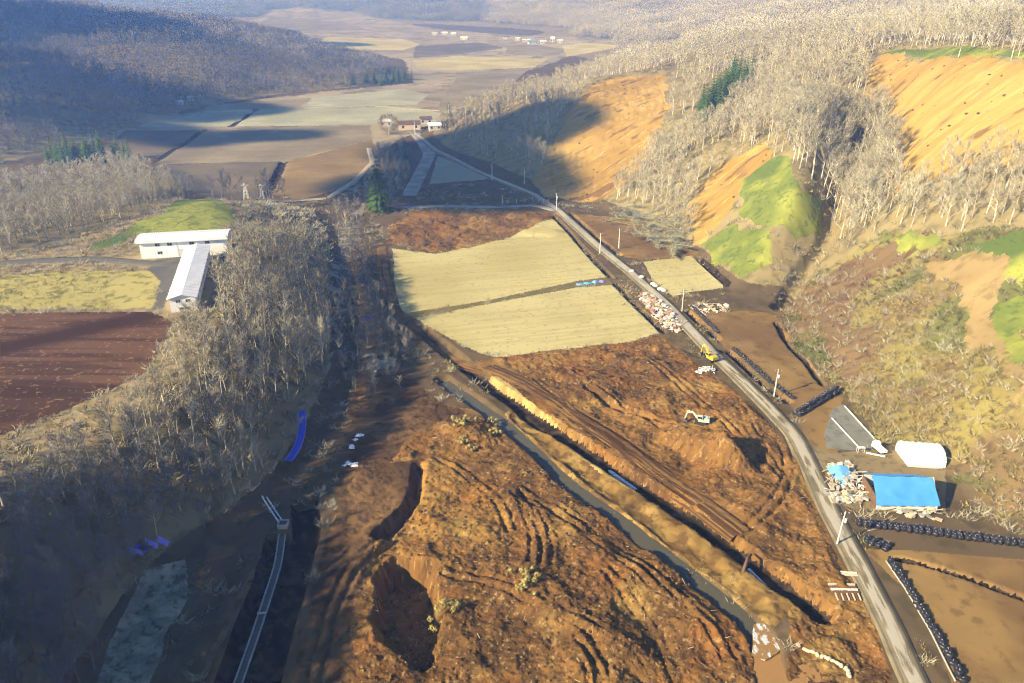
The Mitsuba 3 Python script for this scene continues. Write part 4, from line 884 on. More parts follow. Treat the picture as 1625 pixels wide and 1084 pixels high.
# tent
(ax, ay), (bx_, by_) = O['tent']; o, u, w, L = frame2((ax, ay), (bx_, by_)); z = H((ax + bx_) / 2, (ay + by_) / 2)
k = numbered('tent'); tag(k, 'big white arched tent shelter behind the blue roofed house', 'tent'); W2 = 6.6
def arch(a, b):
    th = np.pi * b; y = W2 / 2 - W2 / 2 * np.cos(th) * (1.0); zz = 3.7 * np.sin(th) ** .72
    shear = -.9 * (y / W2) * 0 ; rip = .05 * np.cos(a * 2 * np.pi * 6)
    return place(o, u, w, z, np.c_[a * L - .12 * y, y, zz * (1 + rip * .35) - .05])
part(k + '__cover', sheet(50, 30, arch), 'tent_white', True)
e = arch(np.zeros(17), np.linspace(0, 1, 17)); e2 = arch(np.ones(17), np.linspace(0, 1, 17))
part(k + '__end_panel', (e + np.r_[u * .02, 0], np.array([[0, i + 1, i] for i in range(1, 16)])), 'tent_white'); part(k + '__end_panel', (e2 - np.r_[u * .02, 0], np.array([[0, i, i + 1] for i in range(1, 16)])), 'tent_white')
for a in np.linspace(.02, .98, 5):
    p = arch(np.full(13, a), np.linspace(0, 1, 13)); p[:, 2] += .04; part(k + '__rib', tube(p, .05, 4, False), 'frame_grey')
part(k + '__hem', cat([lbox(o, u, w, z, 0, L, -.1, 0, 0, .55)]), 'frame_grey')
# leaning sheet wall left of the house
(ax, ay), (bx_, by_) = O['tarpwall']; o, u, w, L = frame2((ax, ay), (bx_, by_)); z = H(ax, ay)
k = numbered('blue_sheet'); tag(k, 'narrow blue sheet over a collapsed wall between the rubble and the blue roofed house', 'tarpaulin')
def leanf(a, b): return place(o, u, w, z, np.c_[-.4 - b * 1.6 + a * (L * .75 + b * 2.2), b * 5.2, .35 + 1.9 * b + .15 * meshkit.noise(np.c_[a * 5, b * 4, a * 0]) - .8 * np.abs(a - .5)])
part(k + '__sheet', sheet(12, 16, leanf), 'pale_blue_tarp', True)
part(k + '__post', cat([beam(place(o, u, w, z, [[-1, 5, -.2]])[0], place(o, u, w, z, [[-1.4, 5.1, 2.3]])[0], .12)]), 'wood_pale'); part(k + '__post', beam(place(o, u, w, z, [[L * .8, 4.6, -.2]])[0], place(o, u, w, z, [[L * .8, 4.9, 2.3]])[0], .12), 'wood_pale')
for j in range(4): part(k + '__rafter', beam(place(o, u, w, z, [[L * .6, 1 + j, 1.2]])[0], place(o, u, w, z, [[L + 2.6, .4 + j * 1.1, 1.0 + .2 * j]])[0], .10), 'debris_white')

def rubble(key, poly, n, mats, s0, s1, hgt, seed):
    r = np.random.default_rng(seed); pl = Polygon(poly); x0, y0, x1, y1 = pl.bounds; by = {m: [] for m in mats}; c = np.array(pl.centroid.coords[0]); R = max(x1 - x0, y1 - y0) / 2; k = 0
    while k < n:
        x, y = r.uniform(x0, x1), r.uniform(y0, y1)
        if not pl.contains(shapely.Point(x, y)): continue
        k += 1; q = 1 - min(1, np.hypot(x - c[0], y - c[1]) / R); s = r.uniform(s0, s1); m = mats[r.integers(len(mats))]; zz = H(x, y) + r.uniform(.1, .2 + hgt * q)
        if r.uniform() < .4: by[m].append(beam([x, y, zz], np.array([x, y, zz]) + r.normal(size=3) * [s * 1.3, s * 1.3, .25], .10 + .06 * s))
        else: by[m].append(box([x, y, zz], (s, s * r.uniform(.5, 1), r.uniform(.06, .5) * s), r.uniform(0, 3), r.uniform(-.5, .5)))
    for m in mats:
        if by[m]:
            kk = part(key + '__' + ('broken_piece'), cat(by[m]), m); labels[kk] = {'kind': 'stuff'}
k = numbered('rubble_heap'); tag(k, 'heap of pale house rubble beside the road, left of the blue roofed house', 'rubble'); rubble(k, O['debrishouse'], 300, ['debris_white', 'debris_tan', 'concrete_edge', 'wood_pale'], .3, 1.3, 1.5, 3)
k = numbered('rubble_heap'); tag(k, 'strip of pink and white rubble along the road beside the stubble field', 'rubble'); rubble(k, D['RUBBLESTRIP'], 330, ['debris_white', 'debris_pink', 'debris_tan', 'debris_white', 'wood_pale'], .4, 1.6, 1.0, 5)
k = numbered('rubble_heap'); tag(k, 'small scatter of white rubble at the side ditch right of the road', 'rubble'); rubble(k, D['RUBBLEDRAIN'], 70, ['debris_white', 'wood_pale', 'debris_tan'], .4, 1.4, .5, 6)
k = numbered('log_jam'); tag(k, 'tangle of uprooted grey trees and logs at the foot of the right hillside', 'fallen trees')
r = np.random.default_rng(12); pl = Polygon(O['logjam']); x0, y0, x1, y1 = pl.bounds; tr, tw = [], []
while len(tr) < 120:
    x, y = r.uniform(x0, x1), r.uniform(y0, y1)
    if not pl.contains(shapely.Point(x, y)): continue
    a = r.uniform(0, 6.28); L = r.uniform(4, 10); p = np.array([x, y, H(x, y) + r.uniform(.2, 2.8)]); e = p + [L * math.cos(a), L * math.sin(a), r.uniform(-.3, 1.6)]
    tr.append(tube([p, (p + e) / 2 + [0, 0, .2], e], [.14, .10, .03], 5)); n = 85; f = r.uniform(.2, 1, n)[:, None]; s = p + (e - p) * f; d = r.normal(size=(n, 3)) * [1, 1, .6] + [0, 0, .35]; d /= np.linalg.norm(d, axis=1, keepdims=True)
    uu = np.cross(d, [0, 0, 1.0]); tw.append((np.stack([s - uu * .11, s + uu * .11, s + d * r.uniform(0.8, 2.4, n)[:, None]], 1).reshape(-1, 3), np.arange(3 * n).reshape(-1, 3)))
kk = part(k + '__log', cat(tr), 'dead_brush'); labels[kk] = {'kind': 'stuff'}; kk = part(k + '__twigs', cat(tw), 'dead_brush'); labels[kk] = {'kind': 'stuff'}
for j, ((x, y), lab) in enumerate(zip(O['bushes'], ['pale yellow uprooted bush at the top of the near debris field, number by number from the stream'] * 14)):
    k = numbered('uprooted_bush'); r = np.random.default_rng(60 + j); n = 520; R = r.uniform(1.1, 1.7) * (1 if j < 8 else 1.25)
    lob = np.c_[r.normal(size=(7, 2)) * R * .55, r.uniform(.2, 1.0, 7)]; d = r.normal(size=(n, 3)); d /= np.linalg.norm(d, axis=1, keepdims=True)
    c = lob[r.integers(7, size=n)] + d * r.uniform(.25, .62, n)[:, None] * R * .6; c[:, 2] = np.abs(c[:, 2]) + .05; c += [x, y, H(x, y)]
    u1 = np.cross(d, r.normal(size=(n, 3))); u1 /= np.linalg.norm(u1, axis=1, keepdims=True); u2 = np.cross(d, u1); sz = r.uniform(.10, .22, n)[:, None]
    v = np.stack([c - u1 * sz, c - u2 * sz * .6, c + u1 * sz, c + u2 * sz * .6], 1).reshape(-1, 3); q = np.arange(n)[:, None] * 4
    scene[k] = mikit.ply((v, np.vstack([q + [0, 1, 2], q + [0, 2, 3]])), 'mat_dead_leaves')
    top = j < 8; lone = j > 10
    tag(k, 'pale yellow uprooted bush on the heap at the head of the near debris field' if top else ('pale bush beside the dark pit in the near mud' if lone else 'pale yellow bush in the middle of the near debris field'), 'bush', 'uprooted bushes at the head of the mud' if top else ('bushes beside the pit' if lone else 'bushes in the middle of the mud'))

# ------------------------------------------------------------------ black bulk bags of soil, one object each
def bag_mesh(seed):
    m = trimesh.creation.icosphere(2, 1.0); v = np.array(m.vertices); p = 3.2
    v = np.sign(v) * np.abs(v) ** .62; v /= np.maximum(1e-9, (np.abs(v) ** p).sum(1, keepdims=True) ** (1 / p)); v *= [.54, .54, .42 + .03 * (seed % 5)]; v *= (1 + .10 * (meshkit.noise(v * 4 + seed, seed) - .5))[:, None]; v[:, 2] += .48
    tie = tube([[0, 0, .93], [.02, 0, 1.1], [.10, .05, 1.2]], [.10, .05, .11], 6)
    return (v, m.faces), tie
for c in 'abc':
    g = bag_mesh(ord(c)); scene['bag_model_' + c] = {'type': 'shapegroup', 'sack': mikit.ply(g[0], 'mat_bag_black', smooth=True), 'tie': mikit.ply(g[1], 'mat_bag_tie')}
def bag(p, lab, grp, s=1.0):
    k = numbered('soil_bag'); scene[k] = {'type': 'instance', 'to_world': T().translate([float(a) for a in p]) @ T().rotate([1, 0, 0], float(RNG.uniform(-9, 9))) @ T().rotate([0, 0, 1], float(RNG.uniform(0, 360))) @ T().scale([float(s * RNG.uniform(.88, 1.1)), float(s * RNG.uniform(.88, 1.1)), float(s * RNG.uniform(.8, 1.15))]), 'shape': {'type': 'ref', 'id': 'bag_model_' + 'abc'[RNG.integers(3)]}}
    tag(k, lab, 'soil bag', grp)
def bag_row(line, lab, grp, rows=1, gap=1.12, s=1.0, top=False, sides=('front line', 'back line')):
    l = smooth_line(line, .2) if len(line) > 2 else np.array([np.array(line[0]) + (np.array(line[1]) - np.array(line[0])) * t for t in np.linspace(0, 1, 200)])
    sl = np.r_[0, np.cumsum(np.hypot(*np.diff(l, axis=0).T))]; t = np.gradient(l, axis=0); t /= np.linalg.norm(t, axis=1, keepdims=True); nn = np.c_[-t[:, 1], t[:, 0]]
    for d in np.arange(0, sl[-1], gap):
        i = min(np.searchsorted(sl, d), len(l) - 1)
        for r_ in range(rows):
            p = l[i] + nn[i] * (r_ * 1.1) + RNG.normal(size=2) * .08; zz = H(*p) - .06
            lb, gr = (lab, grp) if rows == 1 else (lab.replace('soil bag,', 'soil bag in the ' + sides[r_] + ','), grp + ', ' + sides[r_])
            bag([p[0], p[1], zz], lb, gr, s)
        if top and rows == 2:
            p = l[i] + nn[i] * .55 + t[i] * .5; bag([p[0], p[1], H(*p) + .80], lab.replace('soil bag,', 'soil bag on top,'), grp + ', top layer', s * .97)
bag_row(O['rowA'], 'black soil bag, long double row below the blue roof', 'bags in the long double row', 2)
bag_row(O['rowB'], 'black soil bag, short roadside cluster below the long row', 'bags in the short cluster', 2)
bag_row(O['rowC'], 'black soil bag in the single line along the pale kerb at the lower right', 'bags in the line along the kerb', 1, 1.05)
bag_row(O['rowD'], 'black soil bag, thick bar above the concrete pad', 'bags in the stacked bar', 2, 1.05, 1.0, True, ('lower right line', 'upper left line'))
bag_row(O['rowE'], 'dark soil bag in the thin line right of the road opposite the mud', 'bags in the thin line by the road', 1, 1.1, .85)
bag_row(O['rowF'], 'dark soil bag in the short line right of the road near the yellow excavator', 'bags in the short line by the road', 1, 1.1, .85)
def ground_line(key, line, r_, b, lab, cat_, lift=0.0, step=1.0, kind=None):
    l = smooth_line(line, step) if len(line) > 2 else np.array([np.array(line[0]) + (np.array(line[1]) - np.array(line[0])) * t for t in np.linspace(0, 1, 12)])
    k = numbered(key); scene[k] = mikit.ply(tube(np.c_[l, HV(l) + r_ * .6 + lift], r_, 6), 'mat_' + b, smooth=True); tag(k, lab, cat_, kind=kind)
ground_line('kerb', O['pipeC'], .17, 'concrete_edge', 'thin pale concrete kerb beside the line of black bags at the lower right', 'kerb')
ground_line('drain_pipe', O['ditchpipe'], .42, 'pipe_pale', 'pale pipe lying in the middle of the long ditch', 'pipe', -.25)
ground_line('drain_pipe', O['ditchpipe2'], .42, 'pipe_pale', 'pale pipe lying at the lower end of the long ditch', 'pipe', -.25)
for j, dx in enumerate((-.45, .45)):
    l = [(x + dx, y) for x, y in O['pipes']]; ground_line('drain_pipe', l, .16, 'pipe_pale', ('left' if j == 0 else 'right') + ' one of the two thin pale pipes running from the wood to the concrete chamber', 'pipe', .3)
# concrete flume in the shaded trench field
l = smooth_line(O['flume'], 1.2); t = np.gradient(l, axis=0); nn = np.c_[-t[:, 1], t[:, 0]]; nn /= np.linalg.norm(nn, axis=1, keepdims=True); zf = np.convolve(np.pad(HV(l), 6, 'edge'), np.ones(13) / 13, 'valid') + .12
k = numbered('flume'); tag(k, 'long concrete water channel between two dark trenches at the lower left', 'channel')
for s in (-.62, .62):
    a = np.vstack([np.c_[l + nn * (s - .11), zf], np.c_[l + nn * (s - .11), zf + .3], np.c_[l + nn * (s + .11), zf + .3], np.c_[l + nn * (s + .11), zf]]); n = len(l); i = np.arange(n - 1); f = []
    for q in range(3): f += [np.stack([i + q * n, i + (q + 1) * n, i + (q + 1) * n + 1], 1), np.stack([i + q * n, i + (q + 1) * n + 1, i + q * n + 1], 1)]
    part(k + '__side_wall', (a, np.vstack(f)), 'concrete_edge')
a = np.vstack([np.c_[l - nn * .5, zf + .03], np.c_[l + nn * .5, zf + .03]]); i = np.arange(n - 1); part(k + '__bed', (a, np.vstack([np.stack([i, i + n, i + n + 1], 1), np.stack([i, i + n + 1, i + 1], 1)])), 'asphalt')
part(k + '__cross_slab', box([*l[len(l) // 2], zf[len(l) // 2] + .36], (1.6, .5, .12), math.atan2(*t[len(l) // 2][::-1]) + 1.57), 'concrete_edge')
x, y = O['chamber'][0]; z = H(x, y); k = numbered('chamber'); tag(k, 'square concrete inlet chamber at the top end of the flume', 'chamber')
part(k + '__wall', cat([box([x + a, y + b, z + .45], s) for a, b, s in ((-.85, 0, (.2, 1.9, .9)), (.85, 0, (.2, 1.9, .9)), (0, .85, (1.5, .2, .9)), (0, -.85, (1.5, .2, .9)))]), 'concrete_edge'); part(k + '__cover', box([x, y, z + .55], (1.5, 1.5, .08)), 'asphalt')

# ------------------------------------------------------------------ utility poles
POLES = ['pale utility pole at the road bend below the blue roofed house', 'pale utility pole left of the stacked bar of black bags', 'utility pole at the road beside the mouth of the side ditch', 'utility pole on the left edge of the road above the blue sheets', 'utility pole right of the road above the small stubble field', 'utility pole where the cross road meets the main road', 'utility pole at the tip of the grey triangular field', 'utility pole on the dark ground below the shaded spur', 'white pole on the shoulder of the spur beside the slender conifer', 'pole in front of the brown roofed house in the mid distance', 'short pole on the cross road in front of the spur', 'lone pole below the landslide on the right']
for j, ((x, y), lab) in enumerate(zip(D['PTS']['pole'][:11], POLES)):
    h = (7.4, 7.6, 7.5, 8, 8, 8, 8.5, 8.5, 11, 9, 5)[j]; z = H(x, y); lean = (.35, .15)[j % 2] if j < 2 else 0
    k = numbered('utility_pole'); tag(k, lab, 'utility pole'); far = 1.0 + .35 * (j > 2)
    part(k + '__pole', tube([[x, y, z - .5], [x + lean * .5, y, z + h * .5], [x + lean, y, z + h]], [.19 * far, .16 * far, .12 * far], 8), 'pole_concrete', True)
    for q in (.5, 1.15): part(k + '__crossarm', beam([x + lean - .9, y, z + h - q], [x + lean + .9, y + .3, z + h - q], .10, .12), 'steel_dark')
    for q in (-.75, 0, .75): part(k + '__insulator', box([x + lean + q, y + .16 * q, z + h - .36], (.12, .12, .2)), 'debris_white')
    if j in (0, 1, 5): part(k + '__transformer', tube([[x + lean + .35, y, z + h - 2.4], [x + lean + .35, y, z + h - 1.5]], .26, 8), 'frame_grey', True)
for j, ((x, y), lab) in enumerate(zip(O['towers'], ('left one of the two pale lattice masts by the farm road', 'right one of the two pale lattice masts by the farm road'))):
    z = H(x, y); k = numbered('lattice_mast'); tag(k, lab, 'mast'); h = 7.5; c = [(-1.1, -1.1), (1.1, -1.1), (1.1, 1.1), (-1.1, 1.1)]
    for a, b in c: part(k + '__leg', beam([x + a, y + b, z - .3], [x + a * .25, y + b * .25, z + h], .22), 'debris_white')
    br = []
    for i in range(5):
        f0, f1 = i / 5, (i + 1) / 5
        for q in range(4):
            a, b = np.array(c[q]), np.array(c[(q + 1) % 4]); br.append(beam([*(np.array([x, y]) + a * (1 - .75 * f0)), z + h * f0], [*(np.array([x, y]) + b * (1 - .75 * f1)), z + h * f1], .12))
    part(k + '__bracing', cat(br), 'debris_white'); part(k + '__crossarm', beam([x - 2, y, z + h * .9], [x + 2, y, z + h * .9], .2), 'debris_white')
for x, y in O['posts']:
    k = numbered('guard_post'); z = H(x, y); scene[k] = mikit.ply(cat([tube([[x, y, z - .3], [x, y, z + 1.6]], .16, 6), box([x, y, z + 1.66], (.4, .4, .12))]), 'mat_debris_white'); tag(k, 'short white guard post along the cross road below the spur', 'post', 'white posts on the cross road')

# wires between the poles along the road
top = {j: np.array([x, y, H(x, y) + (7.4, 7.6, 7.5, 8, 8, 8, 8.5, 8.5, 11, 9, 5)[j] - .3]) for j, (x, y) in enumerate(D['PTS']['pole'][:11])}
for n_, (a, b, lab) in enumerate(((0, 1, 'thin sagging wires over the road above the blue roofed house'), (1, 2, 'thin sagging wires over the road beside the bag lines'), (2, 4, 'thin sagging wires above the pink rubble strip'), (4, 5, 'thin sagging wires along the upper road'), (5, 7, 'thin sagging wires below the shaded spur'))):
    k = numbered('power_line'); tag(k, lab, 'power line'); q = np.linspace(0, 1, 14)[:, None]
    for e in (-.75, 0, .75):
        p = top[a] + (top[b] - top[a]) * q + [e, .16 * e, 0]; p[:, 2] -= 4 * (q * (1 - q))[:, 0] * .9; part(k + '__wire', tube(p, .022, 4, False), 'steel_dark')

# ------------------------------------------------------------------ excavators
def excavator(p, yaw, paint, lab, sc=1.0, raised=1.0):
    k = numbered('excavator'); tag(k, lab, 'excavator'); c, s = math.cos(yaw), math.sin(yaw); z = H(*p)
    def tr(m):
        v = np.asarray(m[0]) * sc; return np.c_[p[0] + v[:, 0] * c - v[:, 1] * s, p[1] + v[:, 0] * s + v[:, 1] * c, z + v[:, 2]], m[1]
    for sd in (-1.05, 1.05):
        ang = np.linspace(0, 2 * np.pi, 25)[:-1]; xs = np.where(np.cos(ang) > 0, 1.3, -1.3) + .42 * np.cos(ang); zs = .44 + .42 * np.sin(ang); n = 24
        v = np.vstack([np.c_[xs, np.full(n, sd - .28), zs], np.c_[xs, np.full(n, sd + .28), zs]]); f = [[i, i + n, (i + 1) % n] for i in range(n)] + [[(i + 1) % n, i + n, (i + 1) % n + n] for i in range(n)] + [[0, i, i + 1] for i in range(1, n - 1)] + [[n, n + i + 1, n + i] for i in range(1, n - 1)]
        part(k + '__track', tr((v, np.array(f))), 'track_black')
    part(k + '__undercarriage', tr(cat([box([0, 0, .55], (1.6, 1.7, .4)), tube([[0, 0, .7], [0, 0, 1.0]], .6, 12)])), 'steel_dark')
    part(k + '__body', tr(cat([box([-.55, 0, 1.3], (2.5, 2.3, .62), 0, 0, .96), box([-1.35, 0, 1.85], (1.2, 2.2, .55), 0, 0, .86)])), paint)
    part(k + '__counterweight', tr(box([-2.0, 0, 1.5], (.55, 2.3, 1.0), 0, 0, .9)), paint)
    part(k + '__cab', tr(cat([box([.35, .68, 2.62], (1.5, .95, .12)), *[beam([.35 + a, .68 + b, 1.6], [.35 + a * .9, .68 + b, 2.6], .1) for a in (-.68, .68) for b in (-.42, .42)], box([.35, .68, 1.75], (1.4, .9, .35))])), paint)
    part(k + '__cab__pane', tr(cat([box([.35, .68, 2.25], (1.28, .84, .66))])), 'pane')
    a, b, e, g = np.array([.7, -.15, 1.5]), np.array([2.4, -.15, 2.9 + raised]), np.array([4.0, -.15, 2.6 + raised]), np.array([4.4, -.15, .7 + .3 * raised])
    part(k + '__boom', tr(cat([beam(a, b, .42, .55), beam(b, e, .38, .48)])), paint); part(k + '__stick', tr(beam(e + [-.25, 0, .4], g, .32, .38)), paint)
    part(k + '__ram', tr(beam(a + [.5, 0, -.2], (a + b) / 2 + [.4, 0, .0], .14)), 'frame_grey'); part(k + '__ram', tr(beam((b + e) / 2 + [0, 0, .45], e + [-.1, 0, .5], .13)), 'frame_grey')
    bk = [[g[0] - .1, .45, g[2] + .2], [g[0] + .35, .45, g[2] - .1], [g[0] + .1, .45, g[2] - .8], [g[0] - .6, .45, g[2] - .75], [g[0] - .75, .45, g[2] - .3]]
    v = np.array(bk + [[q[0], -.75, q[2]] for q in bk]); f = [[0, 1, 2], [0, 2, 3], [0, 3, 4], [5, 7, 6], [5, 8, 7], [5, 9, 8]] + [x_ for i in range(4) for x_ in ([i, i + 5, i + 1], [i + 1, i + 5, i + 6])]
    part(k + '__bucket', tr((v, np.array(f))), 'steel_dark')
excavator(O['excA'][0], math.radians(118), 'yellow_paint', 'yellow excavator working beside the road with its boom raised', .9, .8)
excavator(O['excB'][0], math.radians(165), 'pale_green_paint', 'pale green excavator digging on the debris mound', .85, .3)
k = numbered('rubble_heap'); tag(k, 'small heap of white rubble in front of the yellow excavator', 'rubble'); x, y = O['junk'][0]; rubble(k, [(x - 2.5, y - 1.6), (x + 2.5, y - 1.6), (x + 2.8, y + 1.4), (x - 1, y + 1.8)], 45, ['debris_white', 'frame_grey'], .3, 1.1, 1.0, 9)

# parked machines and yard things beside the tent
def small_truck(p, yaw, lab):
    k = numbered('truck'); tag(k, lab, 'truck'); c, s = math.cos(yaw), math.sin(yaw); z = H(*p)
    tr = lambda m: (np.c_[p[0] + m[0][:, 0] * c - m[0][:, 1] * s, p[1] + m[0][:, 0] * s + m[0][:, 1] * c, z + m[0][:, 2]], m[1])
    part(k + '__cab', tr(cat([box([1.2, 0, .95], (1.1, 1.5, 1.1)), box([1.1, 0, 1.65], (.95, 1.4, .5), 0, 0, .85)])), 'tent_white'); part(k + '__windscreen', tr(box([1.62, 0, 1.62], (.12, 1.2, .36), 0, -.3)), 'pane')
    part(k + '__bed', tr(cat([box([-.6, 0, .72], (2.4, 1.55, .12)), box([-.6, .74, .95], (2.4, .06, .4)), box([-.6, -.74, .95], (2.4, .06, .4)), box([-1.8, 0, .95], (.06, 1.5, .4))])), 'tent_white')
    for a in (-1.1, 1.1):
        for b in (-.68, .68): part(k + '__wheel', tr(tube([[a, b - .1, .32], [a, b + .1, .32]], .32, 10)), 'track_black')
small_truck(O['parked'][0], math.radians(100), 'small white truck parked between the concrete pad and the white tent')
x, y = O['parked'][1]; z = H(x, y); k = numbered('site_table'); tag(k, 'pale work table standing at the near corner of the concrete pad', 'table'); part(k + '__top', box([x, y, z + 1.3], (1.6, .9, .1)), 'debris_white')
for a in (-.7, .7):
    for b in (-.38, .38): part(k + '__leg', box([x + a, y + b, z + .62], (.1, .1, 1.26)), 'debris_white')
a = np.array(D['YARD'][0]); b = np.array(D['YARD'][1]); k = numbered('beam'); scene[k] = mikit.ply(beam([*a, H(*a) + .25], [*b, H(*b) + .25], .3), 'mat_debris_white'); tag(k, 'white beam lying on the ground in front of the small white truck', 'beam')
for i, (nm, q) in enumerate(zip(('outer', 'inner'), D['PADLINES'])):
    a, b = np.array(q[0]), np.array(q[1]); k = numbered('foundation_wall'); scene[k] = mikit.ply(beam([*a, H(*a) + .12], [*b, H(*b) + .12], .18, .34), 'mat_debris_white'); tag(k, ('outer pale foundation wall on the hillside edge of the concrete pad', 'inner pale foundation wall along the middle of the concrete pad')[i], 'foundation')

# ------------------------------------------------------------------ loose tarpaulins
def crumple(key, p, a, b, rot, m, lab, seed, h=.5, cat_='tarpaulin', grp=None):
    def fn(s, t):
        x, y = (s - .5) * a, (t - .5) * b; w_ = 1 + .35 * (meshkit.noise(np.c_[s * 3, t * 3, s * 0 + seed]) - .5); x, y = x * w_, y * w_
        X, Y = p[0] + x * math.cos(rot) - y * math.sin(rot), p[1] + x * math.sin(rot) + y * math.cos(rot)
        return np.c_[X, Y, HV(np.c_[X, Y]) + .08 + h * meshkit.fbm(np.c_[x * 1.1, y * 1.1, s * 0 + seed], 3) * np.minimum(1, 4 * np.minimum(np.minimum(s, 1 - s), np.minimum(t, 1 - t)))]
    k = numbered(key); scene[k] = mikit.ply(sheet(14, 10, fn), 'mat_' + m, smooth=True); tag(k, lab, cat_, grp); return k
for j, p in enumerate(O['bluetarps']): crumple('blue_sheet', p, 2.3, 2.0, .25 + .3 * j, ('pale_blue_tarp', 'tarp_cyan', 'pale_blue_tarp', 'tarp_violet')[j], ('leftmost crumpled blue sheet', 'second crumpled blue sheet from the left', 'third crumpled blue sheet from the left', 'violet blue sheet at the right end')[j] + ' on the bank between the stubble fields', j, .7)
for j, p in enumerate(O['whitesheets']): crumple('white_sheet', p, (1.9, 1.0, 1.5, 1.7, 1.4, 1.3)[j], (1.5, 1.0, 1.3, .9, 1.6, .8)[j], j * .8, 'tent_white', ('topmost square white sheet on the shaded ground', 'small white sheet second from the top on the shaded ground', 'round white sheet third from the top on the shaded ground', 'white sheet in the middle of the lowest group on the shaded ground', 'right hand white sheet of the lowest group on the shaded ground', 'left hand curved white sheet of the lowest group on the shaded ground')[j], 20 + j, .5)
for j, p in enumerate(O['bluesheet']): crumple('blue_sheet', p, 2.1, 1.1, .6 - .2 * j, ('tarp_violet', 'tarp_blue_shade', 'tarp_violet', 'tarp_violet')[j], ('leftmost violet sheet', 'dark blue sheet second from the left', 'pale violet sheet third from the left', 'rightmost violet sheet')[j] + ' in the dark wood edge at lower left', 30 + j, .5)
l = smooth_line(O['bluestrip'], .8); t = np.gradient(l, axis=0); nn = np.c_[-t[:, 1], t[:, 0]]; nn /= np.linalg.norm(nn, axis=1, keepdims=True); n = len(l); offs = np.linspace(-.75, .75, 7)
v = np.vstack([np.c_[l + nn * q, HV(l) + .5 + .1 * math.cos(q * 2.5) + .06 * np.sin(np.arange(n) * 1.7 + q * 3)] for q in offs]); i = np.arange(n - 1)
k = numbered('blue_sheet'); tag(k, 'long curved strip of deep blue sheeting on the dark stream bank beside the wood', 'tarpaulin')
part(k + '__sheet', (v, np.vstack([np.vstack([np.stack([i + q * n, i + (q + 1) * n, i + (q + 1) * n + 1], 1), np.stack([i + q * n, i + (q + 1) * n + 1, i + q * n + 1], 1)]) for q in range(6)])), 'tarp_blue_shade', True)
for q in (-.8, .8): part(k + '__edge_rope', tube(np.c_[l + nn * q, HV(l) + .55], .09, 5), 'tarp_violet')
for j, p in enumerate(O['blueobjs']): crumple('blue_sheet', p, 1.8, 1.2, j * .7, ('tarp_cyan', 'tarp_violet', 'tarp_blue_shade', 'tarp_blue_shade')[j], ('left cyan sheet beside the farm road below the masts', 'right violet sheet beside the farm road below the masts', 'left dark blue sheet at the dirt track bend', 'right dark blue sheet at the dirt track bend')[j], 50 + j, .8)
for j, p in enumerate(O['blocks']):
    k = numbered('white_block'); m = trimesh.creation.icosphere(1, 1.0); v = np.array(m.vertices); v *= (.8 + .4 * meshkit.noise(v * 2 + j, j))[:, None]; v = np.sign(v) * np.abs(v) ** .8
    scene[k] = mikit.ply((v * [.9, .7, .6] + [*p, H(*p) + .35], m.faces), 'mat_debris_white'); tag(k, 'white lump of rubble right of the road beside the small stubble field', 'block', 'white lumps by the road')

# timber stack, stake, sand bags, water
(ax, ay), (bx_, by_) = O['timber']; z = H(ax, ay)
k = numbered('timber_stack'); tag(k, 'stack of long dark and pale timbers beside the road at the lower right', 'timber stack')
for j in range(9): part(k + '__timber', beam([ax - 1.9 + .48 * j, ay - 1.4, z + .16], [ax - 1.75 + .48 * j, ay + .3, z + .16], .22), ('wood_pale', 'wood_dark')[j % 2])
for j in range(4): part(k + '__timber', beam([ax - 2.2, ay + .45 + .62 * j, z + .30], [ax + 2.3, ay + .30 + .62 * j, z + .30], .34, .26), ('wood_dark', 'debris_white', 'wood_dark', 'wood_pale')[j])
for j in range(7): part(k + '__timber', beam([ax - 1.6 + .5 * j, ay + 2.75, z + .16], [ax - 1.55 + .5 * j, ay + 3.4, z + .16], .18), 'wood_dark')
k = numbered('timber_pair'); tag(k, 'two long pale timbers lying side by side above the timber stack', 'timber'); z = H(bx_, by_)
for j in range(2): part(k + '__timber', beam([bx_ - 2.4, by_ + .3 - .6 * j, z + .16], [bx_ + 2.2, by_ - .25 - .6 * j, z + .16], .30), ('debris_white', 'wood_pale')[j])
(ax, ay), (bx_, by_) = O['stake']; k = numbered('tree_stump'); tag(k, 'dark leaning tree stump straddling the lower end of the long ditch', 'stump')
part(k + '__trunk', tube([[ax, ay, H(ax, ay) - .4], [(ax + bx_) / 2, (ay + by_) / 2, H(ax, ay) + 1.1], [bx_, by_, H(bx_, by_) + 2.0]], [.34, .3, .2], 8), 'wood_dark', True)
for q in range(4): part(k + '__root', tube([[bx_, by_, H(bx_, by_) + 1.9], [bx_ + RNG.uniform(-1, 1), by_ + RNG.uniform(-.5, 1), H(bx_, by_) + RNG.uniform(1.6, 2.8)]], [.14, .04], 5), 'wood_dark')
def water_sheet(key, poly, z, b, lab):
    tri = shapely.constrained_delaunay_triangles(Polygon(poly)) if hasattr(shapely, 'constrained_delaunay_triangles') else shapely.delaunay_triangles(Polygon(poly))
    pl = Polygon(poly); v, f = [], []
    for g in tri.geoms:
        if pl.contains(g.representative_point()):
            c = np.array(g.exterior.coords)[:3]
            if np.cross(c[1] - c[0], c[2] - c[0]) < 0: c = c[::-1]
            f.append([len(v), len(v) + 1, len(v) + 2]); v += [[*q, z] for q in c]
    k = numbered(key); scene[k] = mikit.ply((np.array(v, float), np.array(f)), 'mat_' + b); labels[k] = {'label': lab, 'kind': 'structure'}
w0 = rough_outline(D['WATER'], .25, 77)
water_sheet('water', w0, D['WATERZ'], 'water', 'muddy brown water pooled at the end of the stream')
water_sheet('rapids', rough_outline(O['foam'], 1.1, 78), D['WATERZ'] + .30, 'foam', 'pale foaming water where the stream spills over stones')
